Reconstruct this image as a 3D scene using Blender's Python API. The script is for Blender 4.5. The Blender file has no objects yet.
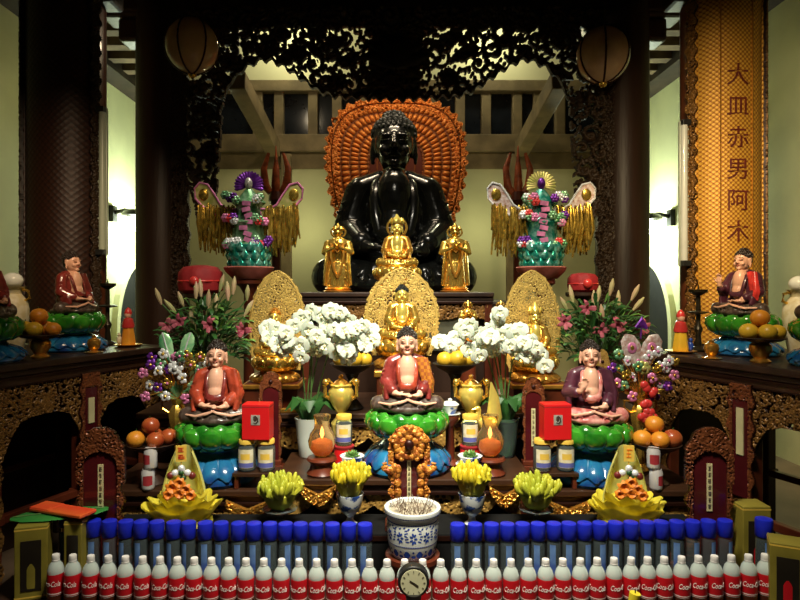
import bpy, bmesh, math, random
import numpy as np
from mathutils import Vector, Matrix, Euler, noise
R=math.radians; PI=math.pi; TAU=2*PI
random.seed(11)
C=bpy.context.scene.collection
F=620.0; VX,VY=390.0,288.0; EYE=1.65        # focal length in pixels, vanishing point, eye height
def at(px,py,d): return Vector(((px-VX)*d/F,d,EYE-(py-VY)*d/F))
def xz(px,d,z): return Vector(((px-VX)*d/F,d,z))
def sz(n,d): return n*d/F
# ------------------------------------------------------------------ mesh builder
class M:
    def __init__(s): s.v=[]; s.f=[]
    def add(s,vs,fs):
        o=len(s.v); s.v.extend([tuple(v) for v in vs]); s.f.extend([tuple(i+o for i in f) for f in fs]); return s
    def put(s,m,mat):
        return s.add([mat@Vector(v) for v in m.v],m.f)
    def surf(s,fn,nu,nv,cu=False,cv=False,flip=False):
        vs=[];fs=[]
        ru=nu if cu else nu+1; rv=nv if cv else nv+1
        for i in range(ru):
            for j in range(rv): vs.append(fn(i/nu,j/nv))
        for i in range(nu):
            for j in range(nv):
                a=i*rv+j; b=((i+1)%ru)*rv+j; c=((i+1)%ru)*rv+(j+1)%rv; d=i*rv+(j+1)%rv
                fs.append((a,d,c,b) if flip else (a,b,c,d))
        return s.add(vs,fs)
    def lathe(s,prof,n=24,c=(0,0,0),mod=None,sx=1,sy=1):
        vs=[];fs=[];k=len(prof)
        for r,z in prof:
            for i in range(n):
                a=TAU*i/n; q=r*(mod(a,z) if mod else 1)
                vs.append((c[0]+q*sx*math.cos(a),c[1]+q*sy*math.sin(a),c[2]+z))
        for j in range(k-1):
            for i in range(n):
                i2=(i+1)%n; fs.append((j*n+i,j*n+i2,(j+1)*n+i2,(j+1)*n+i))
        fs.append(tuple(range(n-1,-1,-1))); fs.append(tuple((k-1)*n+i for i in range(n)))
        return s.add(vs,fs)
    def ell(s,c,r,rot=None,nu=16,nv=10):
        if not hasattr(r,'__len__'): r=(r,r,r)
        rot=rot or Matrix.Identity(3); c=Vector(c); vs=[c+rot@Vector((0,0,-r[2]))];fs=[]
        for j in range(1,nv):
            p=-PI/2+PI*j/nv
            for i in range(nu):
                a=TAU*i/nu; vs.append(c+rot@Vector((r[0]*math.cos(p)*math.cos(a),r[1]*math.cos(p)*math.sin(a),r[2]*math.sin(p))))
        vs.append(c+rot@Vector((0,0,r[2]))); t=len(vs)-1
        for i in range(nu):
            i2=(i+1)%nu; fs.append((0,1+i2,1+i)); fs.append((t,1+(nv-2)*nu+i,1+(nv-2)*nu+i2))
            for j in range(nv-2): fs.append((1+j*nu+i,1+j*nu+i2,1+(j+1)*nu+i2,1+(j+1)*nu+i))
        return s.add(vs,fs)
    def blade(s,pts,wid,th,up=(0,0,1),n=6):
        """closed strip swept along pts: half width wid, half thickness th; 'up' is the flat side's normal"""
        pts=[Vector(p) for p in pts];k=len(pts); up=Vector(up)
        if not hasattr(wid,'__len__'): wid=[wid]*k
        if not hasattr(th,'__len__'): th=[th]*k
        vs=[];fs=[]
        for i,p in enumerate(pts):
            t=(pts[min(i+1,k-1)]-pts[max(i-1,0)]).normalized()
            sd=t.cross(up)
            if sd.length<1e-4: sd=t.cross(Vector((.31,.7,.2)))
            sd.normalize(); nn=sd.cross(t)
            for j in range(n):
                a=TAU*j/n; vs.append(p+sd*(wid[i]*math.cos(a))+nn*(th[i]*math.sin(a)))
        for i in range(k-1):
            for j in range(n):
                j2=(j+1)%n; fs.append((i*n+j,(i+1)*n+j,(i+1)*n+j2,i*n+j2))
        fs.append(tuple(range(n))); fs.append(tuple((k-1)*n+j for j in range(n-1,-1,-1)))
        return s.add(vs,fs)
    def tube(s,pts,r,n=8,up=(.13,.21,1)): return s.blade(pts,r,r,up,n)
    def box(s,c,d,rot=None):
        rot=rot or Matrix.Identity(3); c=Vector(c); vs=[]
        for x in(-.5,.5):
            for y in(-.5,.5):
                for z in(-.5,.5): vs.append(c+rot@Vector((x*d[0],y*d[1],z*d[2])))
        return s.add(vs,[(0,1,3,2),(4,6,7,5),(0,4,5,1),(2,3,7,6),(0,2,6,4),(1,5,7,3)])
    def bx(s,x0,x1,y0,y1,z0,z1): return s.box(((x0+x1)/2,(y0+y1)/2,(z0+z1)/2),(x1-x0,y1-y0,z1-z0))
    def prism(s,poly,y0,y1):
        n=len(poly); vs=[(x,y0,z) for x,z in poly]+[(x,y1,z) for x,z in poly]
        fs=[tuple(range(n)),tuple(range(2*n-1,n-1,-1))]
        for i in range(n):
            j=(i+1)%n; fs.append((j,i,n+i,n+j))
        return s.add(vs,fs)
    def mesh(s,name,smooth=True,ang=40):
        me=bpy.data.meshes.new(name); me.from_pydata(s.v,[],s.f); me.update()
        bm=bmesh.new(); bm.from_mesh(me); bmesh.ops.recalc_face_normals(bm,faces=bm.faces); bm.to_mesh(me); bm.free()
        if smooth:
            me.shade_smooth(); me.set_sharp_from_angle(angle=R(ang))
        return me
def put_props(o,label=None,cat=None,group=None,kind=None):
    if label: o['label']=label
    if cat: o['category']=cat
    if group: o['group']=group
    if kind: o['kind']=kind
    return o
def link(name,me,mat,parent=None):
    o=bpy.data.objects.new(name,me); C.objects.link(o)
    if mat is not None:
        if not me.materials: me.materials.append(mat)
        elif me.materials[0]!=mat:
            o.material_slots[0].link='OBJECT'; o.material_slots[0].material=mat
    if parent: o.parent=parent
    return o
def build(name,m,mat,parent=None,smooth=True,bevel=0,sub=0,ang=40):
    o=link(name,m.mesh(name,smooth,ang),mat,parent)
    if bevel:
        b=o.modifiers.new('b','BEVEL'); b.width=bevel; b.segments=2; b.limit_method='ANGLE'; b.angle_limit=R(35)
    if sub:
        b=o.modifiers.new('s','SUBSURF'); b.levels=sub; b.render_levels=sub
    return o
def thing(name,label,cat,loc=(0,0,0),rz=0,group=None,scale=1):
    o=bpy.data.objects.new(name,None); C.objects.link(o); o.location=loc; o.rotation_euler=(0,0,rz); o.scale=(scale,)*3
    o.empty_display_size=.05
    return put_props(o,label,cat,group)
def kids(o): return [c for c in bpy.data.objects if c.parent==o]
def copy_tree(o,parent=None):
    c=o.copy(); C.objects.link(c)
    if parent: c.parent=parent
    for ch in kids(o): copy_tree(ch,c)
    return c
def dup(o,loc,rz=None,label=None,group=None,scale=None):
    c=copy_tree(o); c.location=loc
    if rz is not None: c.rotation_euler=(0,0,rz)
    if scale: c.scale=(scale,)*3
    if label: c['label']=label
    if group: c['group']=group
    return c
def fuse(m,voxel,sm=4,name='body'):
    """one continuous surface grown over overlapping pieces"""
    me=m.mesh(name); o=bpy.data.objects.new(name,me); C.objects.link(o)
    r=o.modifiers.new('r','REMESH'); r.mode='VOXEL'; r.voxel_size=voxel
    s=o.modifiers.new('s','SMOOTH'); s.factor=.5; s.iterations=sm
    dg=bpy.context.evaluated_depsgraph_get(); dg.update()
    out=bpy.data.meshes.new_from_object(o.evaluated_get(dg)); out.name=name
    bpy.data.objects.remove(o); bpy.data.meshes.remove(me); out.shade_smooth()
    return out
def text_m(s,size,extrude=.001,align='CENTER',shear=0):
    cu=bpy.data.curves.new('t','FONT'); cu.body=s; cu.size=size; cu.extrude=extrude; cu.align_x=align; cu.align_y='CENTER'; cu.shear=shear; cu.resolution_u=3
    o=bpy.data.objects.new('t',cu); C.objects.link(o)
    dg=bpy.context.evaluated_depsgraph_get(); dg.update()
    me=bpy.data.meshes.new_from_object(o.evaluated_get(dg)); m=M()
    m.add([(v.co.x,-v.co.z,v.co.y) for v in me.vertices],[tuple(p.vertices) for p in me.polygons])   # stands upright, faces -Y
    bpy.data.objects.remove(o); bpy.data.curves.remove(cu); bpy.data.meshes.remove(me)
    return m
def bend(m,rad):
    m.v=[((rad-y)*math.sin(x/rad),-(rad-y)*math.cos(x/rad),z) for x,y,z in m.v]; return m
# ------------------------------------------------------------------ carved relief plates
def scrolls(nx,ny,w,h,seed,n=None,rad=None,lw=None):
    """height field 0..1 of carved scrollwork on a w x h plate"""
    rg=np.random.RandomState(seed); X,Y=np.meshgrid(np.linspace(0,w,nx),np.linspace(0,h,ny),indexing='ij')
    H=np.zeros((nx,ny)); rad=rad or min(w,h)*.16; n=n or int(1.5*w*h/(rad*rad)); lw=lw or rad*.135
    pts=[]
    for k in range(n):
        for _ in range(12):
            c=(rg.uniform(0,w),rg.uniform(0,h))
            if all((c[0]-q[0])**2+(c[1]-q[1])**2>(rad*1.05)**2 for q in pts): break
        pts.append(c); ch=rg.choice((-1,1)); ph=rg.uniform(0,TAU); rr=rad*rg.uniform(.75,1.2)
        i0=max(0,int((c[0]-1.6*rr)/w*(nx-1))); i1=min(nx,int((c[0]+1.6*rr)/w*(nx-1))+2)
        j0=max(0,int((c[1]-1.6*rr)/h*(ny-1))); j1=min(ny,int((c[1]+1.6*rr)/h*(ny-1))+2)
        if i1<=i0 or j1<=j0: continue
        sx=X[i0:i1,j0:j1]; sy=Y[i0:i1,j0:j1]; loc=np.zeros_like(sx)
        for t in np.linspace(0,1,26):
            a=ph+ch*t*2.1*TAU*.75; q=rr*(.12+1.1*t); x=c[0]+q*math.cos(a); y=c[1]+q*math.sin(a)
            ww=lw*(.75+.6*t if t<.8 else 1.2-2.2*(t-.8))
            loc=np.maximum(loc,np.exp(-((sx-x)**2+(sy-y)**2)/(2*ww*ww))*(.75+.25*(1-t)))
        loc=np.maximum(loc,np.exp(-((sx-c[0])**2+(sy-c[1])**2)/(2*(lw*1.1)**2)))
        H[i0:i1,j0:j1]=np.maximum(H[i0:i1,j0:j1],loc)
    return X,Y,H
def relief(name,X,Z,H,mask,depth,thick,mat,parent=None,warp=None):
    """plate of real thickness, carved front towards -Y; mask (nx,ny) says where there is wood"""
    nx,ny=X.shape; idx=-np.ones((nx,ny),int); use=np.zeros((nx,ny),bool)
    cell=mask[:-1,:-1]&mask[1:,:-1]&mask[:-1,1:]&mask[1:,1:]
    use[:-1,:-1]|=cell; use[1:,:-1]|=cell; use[:-1,1:]|=cell; use[1:,1:]|=cell
    ids=np.argwhere(use); nv=len(ids); idx[use]=np.arange(nv)
    fx=X[use]; fz=Z[use]; fy=-H[use]*depth
    co=np.concatenate([np.stack([fx,fy,fz],1),np.stack([fx,np.full(nv,thick),fz],1)])
    if warp: co=warp(co)
    fs=[]; cp=np.pad(cell,1)
    for i,j in np.argwhere(cell):
        a,b,c,d=idx[i,j],idx[i+1,j],idx[i+1,j+1],idx[i,j+1]
        fs.append((a,b,c,d)); fs.append((a+nv,d+nv,c+nv,b+nv))
        if not cp[i+1,j]: fs.append((a,a+nv,b+nv,b))
        if not cp[i+1,j+2]: fs.append((d,c,c+nv,d+nv))
        if not cp[i,j+1]: fs.append((a,d,d+nv,a+nv))
        if not cp[i+2,j+1]: fs.append((b,b+nv,c+nv,c))
    fs=[tuple(int(k) for k in f) for f in fs]
    me=bpy.data.meshes.new(name); me.from_pydata(co.tolist(),[],fs); me.update(); me.shade_smooth(); me.set_sharp_from_angle(angle=R(60))
    at_=me.attributes.new('relief','FLOAT','POINT'); at_.data.foreach_set('value',np.concatenate([H[use],np.zeros(nv)]).astype(np.float32))   # how far the carver left the wood raised: gilding follows it
    return link(name,me,mat,parent)
# ------------------------------------------------------------------ materials
def mat(name,col,rough=.5,metal=0,var=.18,scale=9,bump=0,bscale=40,col2=None,tex='noise',emit=0,ecol=None,trans=0,ior=1.45,coat=0,sss=0,cr=(.35,.65),stretch=None,spec=.5,rot=None):
    m=bpy.data.materials.new(name); m.use_nodes=True; nt=m.node_tree; N=nt.nodes; L=nt.links; b=N['Principled BSDF']
    tc=N.new('ShaderNodeTexCoord'); mp=N.new('ShaderNodeMapping'); L.new(tc.outputs['Object'],mp.inputs[0])
    if rot: mp.inputs['Rotation'].default_value=rot
    if stretch: mp.inputs['Scale'].default_value=stretch
    def T(kind,sc):
        if kind=='noise': t=N.new('ShaderNodeTexNoise'); t.inputs['Detail'].default_value=4; o=t.outputs['Fac']
        elif kind=='voronoi': t=N.new('ShaderNodeTexVoronoi'); o=t.outputs['Distance']
        elif kind=='relief': t=N.new('ShaderNodeAttribute'); t.attribute_name='relief'; return t.outputs['Fac']
        elif kind=='grid': t=N.new('ShaderNodeTexVoronoi'); t.inputs['Randomness'].default_value=0; o=t.outputs['Distance']
        elif kind=='wave': t=N.new('ShaderNodeTexWave'); t.inputs['Distortion'].default_value=4; t.inputs['Detail'].default_value=2; o=t.outputs['Fac']
        elif kind=='check': t=N.new('ShaderNodeTexChecker'); o=t.outputs['Fac']
        t.inputs['Scale'].default_value=sc; L.new(mp.outputs[0],t.inputs['Vector']); return o
    rp=N.new('ShaderNodeValToRGB'); a,c=rp.color_ramp.elements
    if col2: a.color=(*col,1); c.color=(*col2,1)
    else:
        a.color=(*[x*(1-var) for x in col],1); c.color=(*[min(1,x*(1+var)) for x in col],1)
    a.position,c.position=cr
    L.new(T(tex,scale),rp.inputs[0]); L.new(rp.outputs[0],b.inputs['Base Color'])
    b.inputs['Roughness'].default_value=rough; b.inputs['Metallic'].default_value=metal; b.inputs['IOR'].default_value=ior
    b.inputs['Transmission Weight'].default_value=trans; b.inputs['Coat Weight'].default_value=coat; b.inputs['Specular IOR Level'].default_value=spec
    if sss: b.inputs['Subsurface Weight'].default_value=sss; b.inputs['Subsurface Radius'].default_value=(.02,.01,.005)
    if emit: b.inputs['Emission Color'].default_value=(*(ecol or col),1); b.inputs['Emission Strength'].default_value=emit
    if bump:
        bt=tex if tex in('voronoi','grid') else ('wave' if tex=='wave' else 'noise')
        bp=N.new('ShaderNodeBump'); bp.inputs['Strength'].default_value=bump; bp.inputs['Distance'].default_value=.01
        L.new(T(bt,bscale),bp.inputs['Height']); L.new(bp.outputs[0],b.inputs['Normal'])
    return m
K={}
def mk(k,*a,**kw): K[k]=mat(k,*a,**kw)
mk('plaster',(.62,.62,.36),.9,scale=2,var=.06,bump=.1)
mk('plaster_pale',(.70,.68,.42),.9,scale=2,var=.06)
mk('floor_tile',(.20,.13,.08),.35,scale=3,var=.2)
mk('wood_dark',(.030,.013,.007),.45,scale=6,var=.4,stretch=(1,1,.1),bump=.2)
mk('wood_red',(.10,.020,.008),.35,scale=6,var=.35,stretch=(1,1,.1),coat=.3)
mk('wood_brown',(.040,.016,.007),.4,scale=7,var=.4,stretch=(.15,1,1),coat=.2)
mk('wood_olive',(.20,.15,.075),.7,scale=5,var=.25,bump=.2)
mk('ceiling_wood',(.035,.022,.013),.7,scale=5,var=.3)
mk('rafter',(.16,.11,.06),.7,scale=5,var=.3)
mk('pillar_red',(.20,.055,.02),.35,scale=6,var=.3,stretch=(1,1,.1),coat=.3)
mk('carved_dark',(.008,.004,.002),.5,metal=.1,tex='relief',col2=(.05,.026,.011),cr=(.25,.95))
mk('carved_gilt',(.022,.006,.003),.4,metal=.35,tex='relief',col2=(.34,.165,.04),cr=(.4,.95))
mk('carved_red',(.03,.005,.003),.4,metal=.3,tex='relief',col2=(.30,.09,.03),cr=(.35,.95))
mk('apron_gilt',(.08,.025,.010),.38,metal=.5,tex='relief',col2=(.62,.36,.09),cr=(.25,.8))
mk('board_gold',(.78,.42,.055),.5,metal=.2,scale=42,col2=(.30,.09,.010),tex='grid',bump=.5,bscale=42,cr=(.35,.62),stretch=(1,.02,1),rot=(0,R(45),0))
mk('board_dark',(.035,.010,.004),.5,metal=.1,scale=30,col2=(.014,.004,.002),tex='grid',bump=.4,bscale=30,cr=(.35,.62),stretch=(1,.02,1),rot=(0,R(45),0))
mk('char_red',(.13,.02,.012),.5)
mk('aureole',(.10,.015,.004),.45,metal=.25,tex='relief',col2=(.85,.30,.06),cr=(.15,.75))
mk('black_lacquer',(.010,.011,.010),.22,scale=20,var=.3,coat=.5)
mk('black_hair',(.012,.014,.012),.45,tex='voronoi',scale=26,bump=1.0,bscale=26)
mk('gold',(.83,.52,.10),.27,metal=.85,scale=14,var=.15)
mk('gold_deep',(.74,.36,.06),.3,metal=.8,scale=14,var=.2)
mk('gold_bright',(.95,.72,.16),.28,metal=.6,scale=12,var=.12)
mk('gold_filigree',(.06,.028,.006),.38,metal=.5,tex='relief',col2=(.85,.58,.15),cr=(.35,.9))
mk('skin',(.74,.40,.27),.38,scale=5,var=.05,coat=.2)
mk('hair',(.028,.018,.014),.4,tex='voronoi',scale=40,bump=.8,bscale=40)
mk('lips',(.52,.17,.12),.5)
mk('brow',(.20,.09,.055),.6)
mk('robe_maroon',(.17,.022,.018),.32,scale=7,var=.4,coat=.35,bump=.3,bscale=16)
mk('robe_orange',(.36,.05,.022),.32,scale=9,var=.35,coat=.35,bump=.3,bscale=16)
mk('robe_gold',(.46,.17,.02),.35,tex='check',scale=26,col2=(.30,.08,.02),coat=.3)
mk('robe_plum',(.07,.018,.032),.3,scale=7,var=.3,coat=.4)
mk('robe_scarlet',(.62,.04,.035),.3,scale=9,var=.25,coat=.4)
mk('robe_trim',(.70,.45,.22),.4,metal=.3)
mk('lap_dark',(.050,.028,.022),.4,scale=16,col2=(.16,.12,.09),cr=(.45,.75),coat=.3)
mk('lap_pink',(.45,.10,.09),.35,scale=12,col2=(.70,.36,.30),cr=(.4,.7),coat=.3)
mk('lotus_green',(.010,.12,.008),.2,scale=5,col2=(.05,.31,.022),coat=.8)
mk('lotus_blue',(.008,.045,.20),.22,scale=3.5,col2=(.02,.19,.36),coat=.6)
mk('white_petal',(.66,.72,.60),.6,scale=12,var=.03,sss=.15)
mk('orchid_lip',(.80,.72,.42),.5)
mk('leaf',(.025,.09,.02),.35,scale=7,var=.4)
mk('leaf_light',(.10,.22,.04),.4,scale=7,var=.35)
mk('lily_bud',(.42,.42,.17),.5,scale=9,col2=(.55,.32,.22))
mk('lily_pink',(.28,.035,.07),.5,scale=8,col2=(.45,.12,.15))
mk('red_cloth',(.30,.012,.015),.7,scale=6,var=.2,bump=.3,bscale=14)
mk('red_card',(.60,.010,.012),.4,scale=3,var=.06)
mk('silver',(.62,.60,.52),.35,metal=.5,scale=18,var=.3)
mk('glass',(.92,.96,.95),.04,var=.0,trans=1,ior=1.12)
mk('glass_amber',(1,.66,.30),.05,var=.03,trans=.92,ior=1.2,coat=.5)
mk('amber_fill',(.85,.20,.03),.3,scale=14,var=.3,trans=.3,emit=.10,ecol=(1,.25,.04))
mk('flame',(1,.6,.25),.5,emit=4,ecol=(1,.42,.12))
mk('globe',(.75,.50,.30),.12,var=.1,trans=.25,ior=1.2,coat=1)
mk('label_cream',(.62,.54,.32),.5,scale=26,col2=(.74,.68,.52),cr=(.4,.6))
mk('label_gold',(.80,.52,.08),.4)
mk('label_blue',(.10,.11,.35),.5)
mk('jar_fill',(.20,.12,.05),.4)
mk('cola_label',(.52,.008,.014),.38,scale=4,var=.06,coat=.2)
mk('white_print',(.88,.80,.74),.5,var=.03)
mk('pet_milky',(.74,.84,.77),.15,trans=.35,scale=4,var=.04,coat=.5)
mk('white_cap',(.82,.78,.74),.4,var=.04)
mk('pink_cap',(.80,.66,.63),.4,var=.04)
mk('cola',(.05,.012,.006),.15,coat=.4)
mk('blue_cap',(.012,.022,.52),.35,scale=5,var=.08)
mk('blue_label',(.05,.10,.34),.5,scale=14,col2=(.16,.30,.55))
mk('clear_body',(.55,.68,.70),.08,var=.05,trans=.92,ior=1.1)
mk('porcelain',(.72,.75,.74),.2,scale=24,col2=(.035,.09,.33),cr=(.53,.58),coat=.5)
mk('porcelain_white',(.74,.76,.72),.22,var=.05,coat=.5)
mk('cobalt',(.02,.06,.32),.25,var=.3,scale=30,coat=.4)
mk('ash',(.35,.30,.22),.95,scale=40,var=.4,bump=.5)
mk('incense',(.20,.14,.10),.9)
mk('citron',(.60,.45,.015),.45,scale=9,col2=(.50,.48,.03))
mk('citron_green',(.36,.40,.03),.45,scale=9,col2=(.52,.48,.04))
mk('tulle',(.86,.74,.06),.6,scale=8,var=.06,trans=.2)
mk('tulle_pale',(.80,.80,.28),.4,trans=.45,scale=8,var=.1)
mk('orange_petal',(.85,.24,.02),.5,scale=10,var=.25)
mk('orange_fruit',(.66,.20,.015),.4,scale=6,col2=(.70,.33,.03),bump=.15,bscale=120)
mk('apple_red',(.30,.03,.012),.3,scale=5,col2=(.50,.14,.03),coat=.3)
mk('mango',(.68,.42,.03),.35,scale=4,col2=(.72,.40,.03))
mk('paper_strip',(.66,.58,.30),.7,scale=9,var=.08)
mk('ink',(.05,.035,.02),.8)
mk('tablet_red',(.075,.008,.010),.25,scale=5,var=.25,coat=.5)
mk('orange_gilt',(.30,.07,.01),.35,metal=.3,scale=38,col2=(.66,.26,.035),tex='noise',bump=.9,bscale=70,cr=(.38,.58))
mk('carton',(.30,.24,.035),.45,metal=.2,scale=7,var=.2)
mk('carton_dark',(.02,.015,.01),.3)
mk('green_tray',(.035,.22,.04),.45,scale=5,var=.2)
mk('red_packet',(.75,.05,.02),.4,scale=5,col2=(.80,.16,.03))
mk('clock_face',(.75,.72,.45),.5,var=.05)
mk('black_plastic',(.016,.016,.015),.4)
mk('black_cloth',(.008,.008,.008),.95,spec=.1)
mk('yellow_wax',(.88,.70,.04),.4,var=.06)
mk('teal_foil',(.02,.30,.22),.22,metal=.6,scale=26,col2=(.35,.75,.62),cr=(.45,.65))
mk('green_foil',(.06,.25,.08),.3,metal=.5,scale=30,col2=(.35,.60,.35))
mk('purple_foil',(.16,.03,.30),.3,metal=.5,scale=22,var=.5)
mk('pink_foil',(.70,.22,.42),.35,metal=.3,scale=22,var=.3)
mk('gold_foil',(.60,.38,.06),.25,metal=.8,scale=40,var=.5)
mk('gem_white',(.85,.85,.85),.2,metal=.3,scale=40,var=.2)
mk('wing_lime',(.42,.45,.10),.3,metal=.5,scale=26,col2=(.70,.60,.25))
mk('wing_green',(.12,.50,.20),.35,metal=.3,scale=24,col2=(.45,.75,.40))
mk('wing_white',(.75,.66,.62),.35,metal=.3,scale=60,col2=(.45,.25,.20))
mk('tray_red',(.20,.05,.03),.4,scale=12,col2=(.42,.12,.10))
mk('lamp_white',(.9,.95,.88),.5,emit=25,ecol=(.88,1,.86))
mk('bulb',(1,.9,.7),.5,emit=30,ecol=(1,.82,.55))
mk('tube_dull',(.50,.56,.44),.3,var=.04)
mk('pot_white',(.62,.68,.62),.3,var=.05,coat=.4)
mk('bronze',(.035,.028,.016),.35,metal=.6,var=.4,scale=30)
mk('can_white',(.70,.66,.64),.3,metal=.3,scale=9,var=.1)
mk('can_red',(.50,.05,.06),.3,metal=.3)
mk('glass_panel',(.10,.10,.07),.15,coat=.5)
mk('flame_lacquer',(.32,.07,.02),.4,scale=18,var=.4)
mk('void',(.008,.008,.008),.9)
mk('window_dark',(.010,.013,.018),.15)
mk('stem',(.05,.11,.025),.5)
WALL_W=150; WORLD=.006; EXPO=0.0
LIGHTS=[('ceiling_tube_light',(.15,1.5,3.6),(.14,3.0,.75),.8,.25,43,(1,.94,.76),72),
        ('upper_fill_light',(.1,2.9,4.3),(.06,4.15,1.7),1.2,.15,18,(1,.92,.74),62),  # added fill without a fixture, brightens the votive towers and gold statues
        ('right_spot_light',(1.2,2.4,3.0),(2.46,4.4,1.9),.25,.25,15,(1,.78,.45),80),
        ('left_fill_light',(-1.2,2.4,3.0),(-2.41,4.4,1.7),.25,.25,4.5,(1,.74,.45),60),  # weak fill added to lift the left pillar and statue
        ('statue_light',(.05,5.30,3.95),(.05,6.2,2.7),.8,.1,8,(1,.8,.55),120)]
POINTS=[('bulb_light',(-1.1,5.75,4.0),8,(1,.8,.5),.05),('upper_wall_fill_light',(-1.1,6.75,4.55),22,(1,.95,.62),.1),('upper_wall_fill_light',(1.1,6.75,4.55),22,(1,.95,.62),.1),  # last two: unseen points added to brighten the upper plaster band
        ('rear_wall_fill_light',(-.95,6.7,2.3),7,(1,.95,.55),.1),('rear_wall_fill_light',(1.0,6.7,2.3),7,(1,.95,.55),.1)]  # unseen fill points added to brighten the plaster behind the great statue
# ------------------------------------------------------------------ figures
CACHE={}
def limb(m,pts,rs,n=12):
    # smooth tapering tube through joints
    P=[];W=[]
    for i in range(len(pts)-1):
        for k in range(6):
            t=k/6; P.append(Vector(pts[i]).lerp(Vector(pts[i+1]),t)); W.append(rs[i]*(1-t)+rs[i+1]*t)
    P.append(Vector(pts[-1])); W.append(rs[-1])
    m.tube(P,W,n); m.ell(pts[0],rs[0],nu=12,nv=8); m.ell(pts[-1],rs[-1],nu=12,nv=8)
    for p,r in list(zip(pts,rs))[1:-1]: m.ell(p,r*1.02,nu=12,nv=8)
def hand(m,wrist,palm_c,fdir,side,nrm,curl=.25,L=.085):
    """palm, four unequal bent fingers and a thumb leaving the side of the palm"""
    f=Vector(fdir).normalized(); s=Vector(side).normalized(); nn=Vector(nrm).normalized(); pc=Vector(palm_c)
    rot=Matrix((s,f,nn)).transposed()
    m.ell(pc,(.042,.05,.018),rot,12,8); limb(m,[wrist,pc],[.032,.026],10)
    for k,(o,l) in enumerate(zip((-.031,-.010,.011,.031),(.82,1.0,.94,.72))):
        a=pc+s*o+f*.035; b=a+f*(L*l*.5)+nn*(-curl*.02); c=b+f*(L*l*.42)+nn*(curl*.045)
        m.tube([pc+s*o*.8,a,b,c,c+f*.004],[.012,.0125,.0115,.0095,.005],8)
    a=pc-s*.036-f*.015; b=a-s*.024+f*.03+nn*.012; c=b+f*.034+nn*.01
    m.tube([pc-s*.02-f*.02,a,b,c],[.013,.014,.012,.008],8)
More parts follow.
